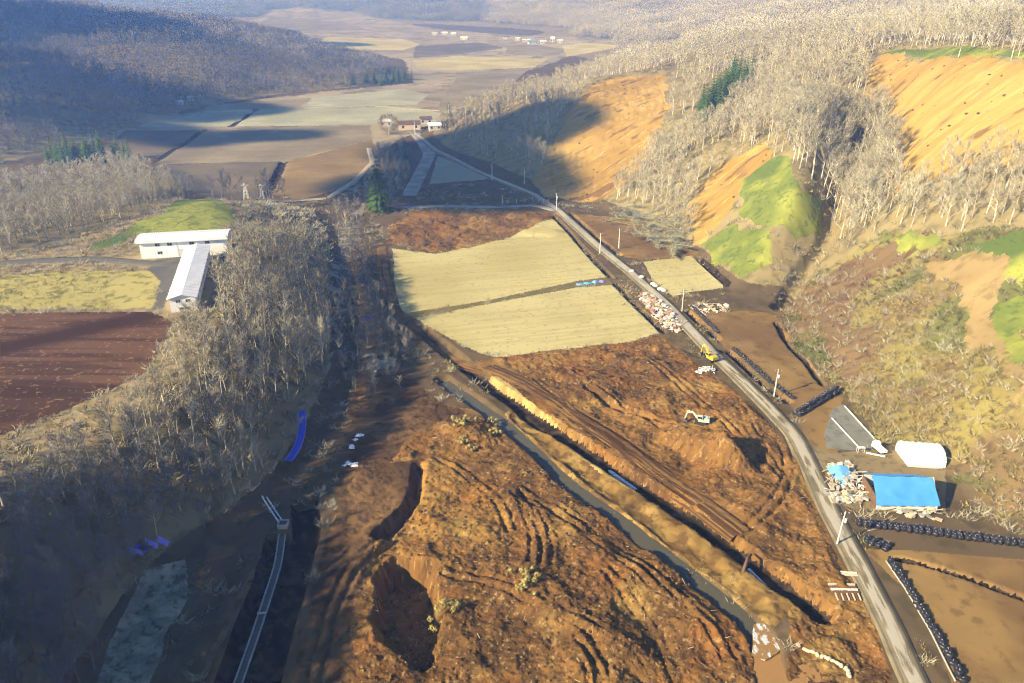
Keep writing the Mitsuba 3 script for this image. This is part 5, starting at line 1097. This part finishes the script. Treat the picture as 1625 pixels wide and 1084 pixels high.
l = smooth_line(O['sandbags'], .3); sl = np.r_[0, np.cumsum(np.hypot(*np.diff(l, axis=0).T))]
m = trimesh.creation.icosphere(1, 1.0); sv = np.sign(m.vertices) * np.abs(m.vertices) ** .7
for d in np.arange(0, sl[-1], .62):
    i = min(np.searchsorted(sl, d), len(l) - 1); k = numbered('sandbag'); a = RNG.uniform(0, 3.1); p = l[i] + RNG.normal(size=2) * .12; q = sv * [.45, .30, .22]
    scene[k] = mikit.ply((np.c_[q[:, 0] * math.cos(a) - q[:, 1] * math.sin(a) + p[0], q[:, 0] * math.sin(a) + q[:, 1] * math.cos(a) + p[1], q[:, 2] + max(H(*p), D['WATERZ']) + .2], m.faces), 'mat_sandbag', smooth=True)
    tag(k, 'pale sandbag in the crooked row along the muddy water', 'sandbag', 'sandbags along the muddy water')

# ------------------------------------------------------------------ far farms
def farm_house(p, wx, wy, h, rot, wall, roof, lab, flat=False):
    z = H(*p); o = np.array(p); u = np.array([math.cos(rot), math.sin(rot)]); w = np.array([-u[1], u[0]]); k = numbered('farm_house'); tag(k, lab, 'house'); o = o - u * wx / 2 - w * wy / 2
    part(k + '__wall', lbox(o, u, w, z, 0, wx, 0, wy, -.5, h), wall); r_ = h * .5
    v = place(o, u, w, z, [[-.5, -.5, h - .1], [wx + .5, -.5, h - .1], [wx + .5, wy + .5, h - .1], [-.5, wy + .5, h - .1], [-.5, wy / 2, h + r_], [wx + .5, wy / 2, h + r_]])
    part(k + '__roof', (v, np.array([[0, 1, 5], [0, 5, 4], [2, 3, 4], [2, 4, 5], [0, 4, 3], [1, 2, 5]])), roof)
    for fx in np.linspace(.2, .8, max(2, int(wx / 6))): part(k + '__window', lbox(o, u, w, z, wx * fx - .7, wx * fx + .7, -.05, .02, h * .35, h * .75), 'pane')
FL = [('large blue roofed farm shed in the far village', 20, 11, 5, 'roof_blue', 'white_wall'), ('white walled farm house behind the blue roofed shed', 11, 9, 6, 'debris_white', 'white_wall'), ('low white shed left of the far blue roofed shed', 16, 8, 4, 'white_roof', 'white_wall'), ('small white house further left in the far village', 10, 8, 5, 'frame_grey', 'white_wall'), ('lone pale house at the left end of the far village', 9, 8, 5, 'roof_brown', 'white_wall'),
      ('tall white silo house right of the blue roofed shed', 8, 8, 8, 'white_roof', 'white_wall'), ('white house at the right end of the far village', 10, 8, 5, 'frame_grey', 'white_wall'), ('solitary white barn in the far fields', 16, 9, 5, 'white_roof', 'white_wall'), ('pale house in the hamlet below the far hills', 14, 9, 5, 'white_roof', 'white_wall'), ('left house of the hamlet below the far hills', 12, 9, 5, 'frame_grey', 'white_wall'), ('right house of the hamlet below the far hills', 12, 9, 5, 'white_roof', 'white_wall')]
for (p, (lab, wx, wy, h, rf, wl)) in zip(O['farm'], FL): farm_house(p, wx * .8, wy * .8, h * .7, RNG.uniform(-.3, .3), 'far_wall', rf, lab)
for p, lab, rf in zip(O['midfarm'], ('pale shed right of the brown roofed house in the mid distance', 'small house behind the brown roofed house in the mid distance', 'small shed left of the round tree in the mid distance'), ('white_roof', 'roof_brown', 'frame_grey')): farm_house(p, 8, 6, 3.5, .2, 'far_wall', rf, lab)
for p, lab in zip(O['leftfarm'], ('tiny white shed at the foot of the left hills, left one', 'tiny white shed at the foot of the left hills, right one')): farm_house(p, 4.5, 3.5, 2.2, .1, 'white_wall', 'white_roof', lab)
farm_house(O['farhouse'][0], 15, 8, 4, .15, 'wood_pale', 'roof_brown', 'brown roofed house beside the pale round tree in the mid distance')
x, y = D['PTS']['roundtree'][0]; r = np.random.default_rng(5); k = numbered('round_tree'); tag(k, 'pale round crowned tree beside the brown roofed house in the mid distance', 'tree'); n = 700
d = r.normal(size=(n, 3)); d /= np.linalg.norm(d, axis=1, keepdims=True); s = d * r.uniform(.55, 1, n)[:, None] ** .5 * [6.5, 6.5, 5.5] + [x, y, H(x, y) + 7.5]; uu = np.cross(d, r.normal(size=(n, 3))); uu /= np.linalg.norm(uu, axis=1, keepdims=True)
part(k + '__trunk', tube([[x, y, H(x, y) - .3], [x, y, H(x, y) + 7]], [.45, .2], 6), 'bark'); part(k + '__crown', (np.stack([s - uu * .22, s + uu * .22, s + d * 1.6], 1).reshape(-1, 3), np.arange(3 * n).reshape(-1, 3)), 'drygrass')


# ------------------------------------------------------------------ vegetation
def in_view(p, h=0.0, mx=220, my=60):
    p = np.asarray(p, float); c, s = math.cos(PITCH), math.sin(PITCH)
    q = p - EYE; q = q + [0, 0, h]
    dep = q[:, 1] * c - q[:, 2] * s; up = q[:, 1] * s + q[:, 2] * c; d = np.maximum(dep, 1)
    u, v = 812.5 + 1251 * q[:, 0] / d, 542 - 1251 * up / d
    return (dep > 5) & (u > -mx) & (u < 1625 + mx) & (v > -my - 30) & (v < 1084 + my)

def seen(p, h):
    """Not hidden behind a hill, for points p whose tops stand h above them."""
    top = np.asarray(p, float) + np.c_[np.zeros((len(p), 2)), h]; ok = np.ones(len(p), bool)
    for t in np.linspace(0.05, 0.985, 60):
        q = EYE + (top - EYE) * t
        ok &= q[:, 2] > base_h(q[:, :2]) - 5.0
    return ok

def jitter_grid(x0, x1, y0, y1, s):
    x, y = np.meshgrid(np.arange(x0, x1, s), np.arange(y0, y1, s))
    p = np.c_[x.ravel(), y.ravel()]
    return p + RNG.uniform(-0.48, 0.48, p.shape) * s

def inside(poly, p):
    return shapely.contains_xy(Polygon(poly), p[:, 0], p[:, 1])

def slivers(a, d, L, w):
    """Thin pointed blades from points a along directions d."""
    n = len(a); r = RNG.normal(size=(n, 3)); u = np.cross(d, r); u /= np.linalg.norm(u, axis=1, keepdims=True) + 1e-9
    w = np.broadcast_to(w, (n,))[:, None]; L = np.broadcast_to(L, (n,))[:, None]
    v = np.stack([a - u * w / 2, a + u * w / 2, a + d * L], 1).reshape(-1, 3)
    return v, np.arange(3 * n).reshape(-1, 3)

def bare_tree(h, nl, nt, w, lt=2.0, spread=0.18, lean=0.0, sides=5, crown0=0.32):
    bend = RNG.normal(size=2) * 0.03 * h + np.array([lean * h, 0])
    zz = np.linspace(0, 1, 5 if sides > 3 else 3); tp = np.c_[bend[0] * zz ** 1.6, bend[1] * zz ** 1.6, zz * h * 0.97 - 0.4]
    trunk = [tube(tp, np.interp(zz, [0, 1], [0.011 * h + 0.06, 0.02]), sides, False)]
    starts, dirs = [], []
    for i in range(nl):
        t = crown0 + (0.93 - crown0) * (i + RNG.uniform(0, 1)) / nl; az = RNG.uniform(0, 2 * math.pi) + i * 2.4
        a = np.array([np.interp(t, zz, tp[:, k]) for k in range(3)]); el = RNG.uniform(0.5, 1.05)
        L = h * spread * 1.9 * (1.1 - t) ** 0.75 * RNG.uniform(0.7, 1.15) + 0.8
        d = np.array([math.cos(az) * math.cos(el), math.sin(az) * math.cos(el), math.sin(el)])
        m = a + d * L * 0.55 + RNG.normal(size=3) * 0.1; e = a + d * L + np.array([0, 0, 0.18 * L])
        trunk.append(tube([a, m, e], [0.045 + 0.003 * h, 0.045, 0.012], 3, False))
        k = max(2, nt // nl)
        f = RNG.uniform(0.2, 1.0, k); pts = np.where(f[:, None] < .55, a + (m - a) * f[:, None] / .55, m + (e - m) * (f[:, None] - .55) / .45)
        dd = d * 0.7 + RNG.normal(size=(k, 3)) * 0.5 + [0, 0, 0.55]
        starts.append(pts); dirs.append(dd)
    k = nt // 6; f = RNG.uniform(0.55, 1.0, k); starts.append(np.stack([np.interp(f, zz, tp[:, c]) for c in range(3)], 1)); dirs.append(RNG.normal(size=(k, 3)) * 0.5 + [0, 0, 0.7])
    s, d = np.vstack(starts), np.vstack(dirs); d /= np.linalg.norm(d, axis=1, keepdims=True)
    crown = slivers(s, d, RNG.uniform(0.5, 1.25, len(s)) * lt, w * RNG.uniform(0.7, 1.3, len(s)))
    return cat(trunk), crown

def conifer(h, tiers=11, per=10, r=0.2):
    v, f, o = [], [], 0
    for i in range(tiers):
        t = i / tiers; z = h * (0.12 + 0.86 * t); R = h * r * (1 - t) ** 0.85 + 0.25
        n = per if t < 0.6 else per - 3
        for j in range(n):
            az = (j + RNG.uniform(-.35, .35)) / n * 2 * math.pi + i * 0.5; q = R * RNG.uniform(0.75, 1.15); sp = 3.0 / n * RNG.uniform(.8, 1.2)
            c, s = math.cos(az), math.sin(az); m = q * 0.6
            a = [0, 0, z + 0.10 * q]; e = [q * c, q * s, z - 0.38 * q + RNG.uniform(-.1, .1) * q]
            l = [m * math.cos(az - sp), m * math.sin(az - sp), z - 0.20 * q]; rr = [m * math.cos(az + sp), m * math.sin(az + sp), z - 0.20 * q]
            v += [a, l, e, rr]; f += [[o, o + 1, o + 2], [o, o + 2, o + 3]]; o += 4
    trunk = tube([[0, 0, -.4], [0, 0, h * .6], [0, 0, h * .97]], [h * .014, h * .009, .02], 5, False)
    return trunk, (np.array(v), np.array(f))

def group(name, **shapes):
    scene[name] = {'type': 'shapegroup', **{k: mikit.ply(m, 'mat_' + b) for k, (m, b) in shapes.items()}}

def put(key, grp, p, rz, s=1.0, tilt=0.0, az=0.0):
    t = T().translate([float(p[0]), float(p[1]), float(p[2])])
    if tilt: t = t @ T().rotate([math.cos(az), math.sin(az), 0], float(tilt))
    scene[key] = {'type': 'instance', 'to_world': t @ T().rotate([0, 0, 1], float(rz)) @ T().scale(float(s)), 'shape': {'type': 'ref', 'id': grp}}

NEAR = [f'tree_model_near_{c}' for c in 'abcde']
for i, g in enumerate(NEAR):
    t, c = bare_tree(1.0 * 15, 15, 640, 0.075, 1.8, (0.15, 0.19, 0.17, 0.22, 0.14)[i], (0, .05, 0, .02, .10)[i], crown0=(.3, .25, .38, .2, .42)[i])
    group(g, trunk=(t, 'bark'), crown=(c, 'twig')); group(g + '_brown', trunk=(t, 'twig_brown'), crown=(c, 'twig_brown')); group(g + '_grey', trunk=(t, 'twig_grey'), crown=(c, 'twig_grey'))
MIDT = [f'tree_model_mid_{c}' for c in 'abcd']
for i, g in enumerate(MIDT):
    t, c = bare_tree(15, 9, 300, 0.11, 2.0, (0.15, 0.19, 0.17, 0.22)[i], (0, .05, 0, .08)[i], 3, (.3, .25, .4, .2)[i])
    group(g, trunk=(t, 'bark'), crown=(c, 'twig')); group(g + '_brown', trunk=(t, 'twig_brown'), crown=(c, 'twig_brown')); group(g + '_grey', trunk=(t, 'twig_grey'), crown=(c, 'twig_grey'))
FART = [f'tree_model_far_{c}' for c in 'abc']
for i, g in enumerate(FART):
    t, c = bare_tree(15, 5, 150, 0.19, 2.3, 0.2, 0, 3, .25)
    group(g, trunk=(t, 'bark'), crown=(c, 'twig')); group(g + '_grey', trunk=(t, 'twig_grey'), crown=(c, 'twig_grey'))
CLUMP = [f'tree_model_clump_{c}' for c in 'ab']
for g in CLUMP:
    ms = []
    for k in range(13):
        a = np.array([*RNG.uniform(-11, 11, 2), 0]); n = 40
        s = a + np.c_[RNG.normal(size=(n, 2)) * 1.4, RNG.uniform(2, 12, n)]; d = RNG.normal(size=(n, 3)) * .5 + [0, 0, .8]; d /= np.linalg.norm(d, axis=1, keepdims=True)
        ms.append(slivers(s, d, RNG.uniform(2, 4.2, n), RNG.uniform(.28, .55, n)))
    group(g, crown=(cat(ms), 'twig')); group(g + '_grey', crown=(cat(ms), 'twig_grey'))
group('conifer_model', trunk=(conifer(14)[0], 'wood_dark'), crown=(conifer(14)[1], 'needles'))
group('conifer_model_wide', trunk=(conifer(14)[0], 'wood_dark'), crown=(conifer(14, 13, 12, .27)[1], 'needles'))

# candidates: (point, height, zone)
REGNAME = np.array(['valley_ground', 'hills'] + [o[0] for o in OUT])
cand = []
for zone, s, h0, h1 in (('grove', 3.0, 6.5, 11.5), ('corridor', 3.4, 3, 6.5), ('bluff', 4.0, 8, 11), ('riverside', 5.0, 3, 7)):
    poly = np.array(D['ZONES'][zone]); b = poly.min(0), poly.max(0)
    p = jitter_grid(b[0][0], b[1][0], b[0][1], b[1][1], s); p = p[inside(poly, p)]
    r = REGNAME[region_of(p[:, 0], p[:, 1])]
    p = p[~np.isin(r, ['pasture', 'ploughed_field', 'crop_field', 'barn_yard', 'dry_grass_patch', 'debris_field'])]
    ok = np.ones(len(p), bool)
    for cx, cy, rad in D['NOTREE']: ok &= np.hypot(p[:, 0] - cx, p[:, 1] - cy) > rad
    for nm, m, l, w in ROADS: ok &= cKDTree(l).query(p)[0] > w / 2 + 1.5
    p = p[ok]
    cand += [(q, RNG.uniform(h0, h1), zone) for q in p]
for x0, x1, y0, y1, s, far0, far1 in ((-330, 330, 20, 470, 4.3, 0, 430), (-800, 600, 80, 1000, 6.6, 430, 900)):
    p = jitter_grid(x0, x1, y0, y1, s); d = np.hypot(p[:, 0], p[:, 1]); p = p[(d >= far0) & (d < far1)]
    z = base_h(p); r = region_of(p[:, 0], p[:, 1]); ok = (r == 1) & (z > 3.0)
    ok &= ~((p[:, 0] < -60) & (p[:, 1] < 345) & (p[:, 1] > 95) & (p[:, 0] > -300)) & ~((p[:, 0] > 60) & (p[:, 0] < 125) & (p[:, 1] < 160))
    for nm, m, l, w in ROADS: ok &= cKDTree(l).query(p)[0] > w / 2 + 2
    for zn in ('grove', 'bluff'): ok &= ~inside(D['ZONES'][zn], p)
    for pl in D['CLEAR']: ok &= ~inside(pl, p)
    stand = meshkit.noise(np.c_[p / 22.0, np.zeros(len(p))]); ok &= stand > np.where(p[:, 0] > -70, .30, .14)
    for cx, cy, rad in D['NOTREE']: ok &= np.hypot(p[:, 0] - cx, p[:, 1] - cy) > rad
    for q in p[ok]:
        right = q[0] > -70
        hh = (RNG.uniform(9, 14.5) + (6 if 88 < q[0] < 150 and 262 < q[1] < 335 else 0)) if right else RNG.uniform(11, 16)
        cand.append((q, hh, 'right' if right else 'left'))
CP = np.array([c[0] for c in cand]); CZ = ground_h(CP); CH = np.array([c[1] for c in cand]); CK = np.array([c[2] for c in cand])
P3 = np.c_[CP, CZ]
vis = (in_view(P3) | in_view(P3, 14.0)) & seen(P3, CH)
shade = (CP[:, 1] < 120) & (CP[:, 0] < -30) & (CP[:, 0] > -125) & (CP[:, 1] > 25)          # the wood goes on beyond the left edge
keepers = np.nonzero(vis | shade)[0]
dist = np.linalg.norm(P3 - EYE, axis=1)
size = np.where(vis, CH / dist, 0)
order = keepers[np.argsort(-size[keepers])]
near_set = set(order[:300].tolist())
ZLAB = {'grove': ('', ''), 'wood_a': ('bare # tree in the dark wood at the lower left corner', 'trees of the lower left wood'), 'wood_b': ('bare # tree on the bank between the ploughed field and the blue sheeting strip', 'trees of the bank below the ploughed field'), 'wood_c': ('bare # tree on the bank right of the white barns', 'trees of the bank beside the barns'),
        'corridor': ('small grey bare tree beside the shaded stream bed in the valley', 'grey trees along the stream bed'),
        'bluff': ('bare tree on the wooded bluff left of the green mound', 'trees on the left bluff'),
        'right': ('bare pale trunked tree on the steep right hillside among landslides', 'bare trees on the right hillside'),
        'riverside': ('small bare tree beside the grey valley road', 'small trees beside the valley road'), 'left': ('bare tree on the shaded left hills', 'trees on the left hills')}
nf = 0
for i in order:
    p = P3[i]; s = CH[i] / 15.0; rz = RNG.uniform(0, 360); sp = s * RNG.uniform(.85, 1.15)
    down = CK[i] == 'right'; tilt, az = (RNG.uniform(0, 9), RNG.uniform(1.2, 3.0)) if down else (RNG.uniform(0, 5), RNG.uniform(0, 6.28))
    if i in near_set:
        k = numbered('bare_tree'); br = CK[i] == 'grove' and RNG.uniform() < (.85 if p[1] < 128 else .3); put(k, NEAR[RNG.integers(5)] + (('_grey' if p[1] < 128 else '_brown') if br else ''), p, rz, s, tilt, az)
        zl = CK[i] if CK[i] != 'grove' else ('wood_a' if p[1] < 133 else 'wood_b' if p[1] < 178 else 'wood_c')
        c_ = ('dark grey' if p[1] < 128 else 'dull brown') if br else 'pale grey'; tag(k, ZLAB[zl][0].replace('#', c_), 'tree', (c_ + ' ' if '#' in ZLAB[zl][0] else '') + ZLAB[zl][1])
    else:
        nf += 1; g = MIDT[RNG.integers(4)] if dist[i] < 470 else FART[RNG.integers(3)]
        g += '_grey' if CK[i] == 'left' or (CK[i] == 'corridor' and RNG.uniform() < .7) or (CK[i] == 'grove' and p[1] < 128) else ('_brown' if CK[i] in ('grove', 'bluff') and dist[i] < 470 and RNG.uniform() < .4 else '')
        put(f'forest__{nf:04d}', g, p, rz, s, tilt, az)
# far woods
p = jitter_grid(-2600, 2400, 850, 3600, 17.0); d = np.hypot(p[:, 0], p[:, 1]); p = p[d > 890]
z = base_h(p); r = region_of(p[:, 0], p[:, 1]); p = p[(z > 5.0) & (r == 1)]
p = p[meshkit.noise(np.c_[p / 160.0, np.zeros(len(p))]) > 0.2]
q = np.c_[p, ground_h(p)]; m = in_view(q, 10.0) & seen(q, np.full(len(q), 14.0)); q = q[m]
for a in q:
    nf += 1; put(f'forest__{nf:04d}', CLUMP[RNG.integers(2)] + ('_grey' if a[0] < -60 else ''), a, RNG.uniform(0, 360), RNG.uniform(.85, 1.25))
labels['forest'] = {'label': 'bare grey brown winter forest covering the hills', 'kind': 'stuff'}

for (x, y), nm, h, lab in zip(D['PTS']['spruce'], ('spruce_tree',) * 3, (27, 15, 11), ('dark conical spruce beside the shaded stream, nearest to the camera', 'dark spruce beside the grey valley road', 'slender dark conifer on the spur next to a white pole')):
    k = numbered(nm); put(k, 'conifer_model_wide', (x, y, H(x, y)), RNG.uniform(0, 360), h / 14.0); tag(k, lab, 'tree')
for zone, lab, grp, hh in (('conifer_slope', 'green conifer in the dark stand high on the right hillside', 'conifers on the right hillside', 17), ('conifer_bluff', 'green conifer in the row behind the left bluff', 'conifers behind the left bluff', 17), ('conifer_far', 'dark conifer at the tip of the left hills', 'conifers at the end of the left hills', 14)):
    for x, y in D['PTS'][zone]:
        for kk in range(3 if zone == 'conifer_slope' else 2):
            a, b = x + RNG.uniform(-5, 5), y + RNG.uniform(-5, 5); k = numbered('conifer'); put(k, ('conifer_model', 'conifer_model_wide')[kk % 2], (a, b, H(a, b) - .3), RNG.uniform(0, 360), hh / 14.0 * RNG.uniform(.75, 1.15)); tag(k, lab, 'tree', grp)

# bushes, tufts, clods and sticks
def bush_model(name, n, r, w, L, b):
    s = RNG.normal(size=(n, 3)) * [r * .5, r * .5, 0] + [0, 0, .05]; d = RNG.normal(size=(n, 3)) * .55 + [0, 0, .7] + s * .6; d /= np.linalg.norm(d, axis=1, keepdims=True)
    group(name, tuft=(slivers(s, d, RNG.uniform(.5, 1.2, n) * L, w), b))
bush_model('bush_model', 46, 1.0, .20, 1.3, 'brush'); bush_model('bush_model_low', 30, 1.1, .22, .8, 'brush')
bush_model('tuft_model_green', 16, .8, .16, .5, 'grass'); bush_model('tuft_model_yellow', 16, .8, .16, .5, 'meadow'); bush_model('tuft_model_grey', 16, .8, .16, .5, 'greygrass'); bush_model('tuft_model_dry', 22, .9, .17, .7, 'drygrass'); bush_model('tuft_model_twig', 34, 1.2, .13, 1.5, 'twig')

def scatter(key, models, regs, s, s0, s1, lim=3000, cl=0.0, zone=None):
    sel = [i for i, n in enumerate(REGNAME) if n in regs]; pts = []
    for i in sel:
        if i < 2: b = (-130, 60, 130, 400) if zone is None else (zone[0], zone[1], zone[2], zone[3])
        else: b = POLY[i - 2].bounds
        if b[2] - b[0] > 400: b = (-330, 80, -60, 320)
        p = jitter_grid(b[0], b[2], b[1], b[3], s); p = p[region_of(p[:, 0], p[:, 1]) == i]
        if cl: p = p[meshkit.fbm(np.c_[p / 9.0, np.zeros(len(p))], 3) > cl]
        pts.append(p)
    p = np.vstack(pts); ok = np.ones(len(p), bool)
    for nm, m, l, w in ROADS: ok &= cKDTree(l).query(p)[0] > w / 2 + .8
    for cx, cy, r in D['FLAT']: ok &= np.hypot(p[:, 0] - cx, p[:, 1] - cy) > r
    p = p[ok]; q = np.c_[p, HV(p)]; q = q[in_view(q, 1.0, 20, 20)]
    if len(q) > lim: q = q[np.sort(RNG.permutation(len(q))[:lim])]
    for j, a in enumerate(q):
        put(f'{key}__{j + 1:04d}', models[RNG.integers(len(models))], a - [0, 0, .08], RNG.uniform(0, 360), RNG.uniform(s0, s1))
    return len(q)

scatter('scrub_bushes', ['bush_model', 'bush_model_low', 'tuft_model_twig'], ['hillside_scrub'], 1.9, .6, 1.5, 4500)
labels['scrub_bushes'] = {'label': 'low yellow brown scrub covering the right hand slope', 'kind': 'stuff'}
scatter('grass_tufts', ['tuft_model_green'], ['grass_slope', 'grass_mound'], 1.5, .35, .85, 3000)
labels['grass_tufts'] = {'label': 'green grass tufts on the slopes', 'kind': 'stuff'}
scatter('dry_tufts', ['tuft_model_dry', 'tuft_model_dry', 'tuft_model_twig'], ['plateau_grass'], 2.0, .6, 1.5, 3000)
labels['dry_tufts'] = {'label': 'dry pale grass tufts along the plateau edge', 'kind': 'stuff'}
scatter('meadow_tufts', ['tuft_model_yellow'], ['pasture'], 1.9, .7, 1.5, 1500)
labels['meadow_tufts'] = {'label': 'yellow grass tufts in the pasture by the barns', 'kind': 'stuff'}
scatter('grey_tufts', ['tuft_model_grey'], ['dry_grass_patch'], 1.1, .6, 1.4, 1200)
labels['grey_tufts'] = {'label': 'grey dry grass tufts at the lower left', 'kind': 'stuff'}
scatter('valley_brush', ['tuft_model_twig', 'bush_model_low', 'tuft_model_dry'], ['valley_ground'], 2.6, .5, 1.3, 3500, .5)
labels['valley_brush'] = {'label': 'straggly dead brush on the valley floor', 'kind': 'stuff'}
scatter('undergrowth', ['tuft_model_twig', 'tuft_model_twig', 'bush_model_low', 'tuft_model_dry'], ['hills'], 2.3, .7, 1.7, 6000, .42, (-110, 80, -40, 350))
labels['undergrowth'] = {'label': 'pale twiggy undergrowth below the bare trees', 'kind': 'stuff'}
scatter('hillside_tufts', ['tuft_model_dry', 'tuft_model_yellow', 'tuft_model_twig'], ['hills', 'mud_tongue'], 3.0, .8, 1.9, 6000, .40, (60, 150, 200, 420))
labels['hillside_tufts'] = {'label': 'dry yellow grass and brush on the right hillside', 'kind': 'stuff'}
m_ = 0
for i, (nm, mm, o_) in enumerate(OUT):
    if mm in ('stubble', 'meadow', 'ploughed') and nm != 'crop_field':
        for q in o_[::2]:
            if RNG.uniform() < .75:
                q = q + RNG.normal(size=2) * .7; m_ += 1; put(f'edge_weeds__{m_:04d}', ('tuft_model_dry', 'tuft_model_twig', 'tuft_model_grey')[RNG.integers(3)], (q[0], q[1], H(*q) - .05), RNG.uniform(0, 360), RNG.uniform(.3, 1.0))
labels['edge_weeds'] = {'label': 'weeds along the ragged margins of the fields', 'kind': 'stuff'}
for i in range(3):
    m = trimesh.creation.icosphere(1, 1.0); v = np.array(m.vertices); v *= (0.75 + 0.5 * meshkit.noise(v * 1.7 + i * 5, i))[:, None]; v[:, 2] *= .7
    group(f'clod_model_{"abc"[i]}', clod=((v, m.faces), ('mud', 'darkmud', 'mud')[i]))
scatter('mud_clods', ['clod_model_a', 'clod_model_b', 'clod_model_c'], ['debris_field'], 1.0, .08, .36, 7000, .42)
labels['mud_clods'] = {'label': 'clods of mud strewn over the landslide debris', 'kind': 'stuff'}
scatter('slide_debris', ['clod_model_a', 'clod_model_b', 'tuft_model_twig', 'tuft_model_dry'], ['landslide_scar', 'stream_bank'], 4.6, .2, .7, 330, .5)
labels['slide_debris'] = {'label': 'clods and torn roots left on the bare landslide scars', 'kind': 'stuff'}
n = 0
for j in range(160):
    r = [i for i, x in enumerate(REGNAME) if x == 'debris_field'][RNG.integers(2)]; b = POLY[r - 2].bounds
    x, y = RNG.uniform(b[0], b[2]), RNG.uniform(b[1], b[3])
    if region_of(np.array([x]), np.array([y]))[0] != r: continue
    if n == 0:
        group('stick_model', stick=(beam([-1, 0, .12], [1, .1, .3], .11), 'wood_pale'))
    n += 1; put(f'broken_branches__{n:03d}', 'stick_model', (x, y, H(x, y)), RNG.uniform(0, 360), RNG.uniform(.2, .6), RNG.uniform(-20, 20))
labels['broken_branches'] = {'label': 'pale broken branches scattered in the mud', 'kind': 'stuff'}
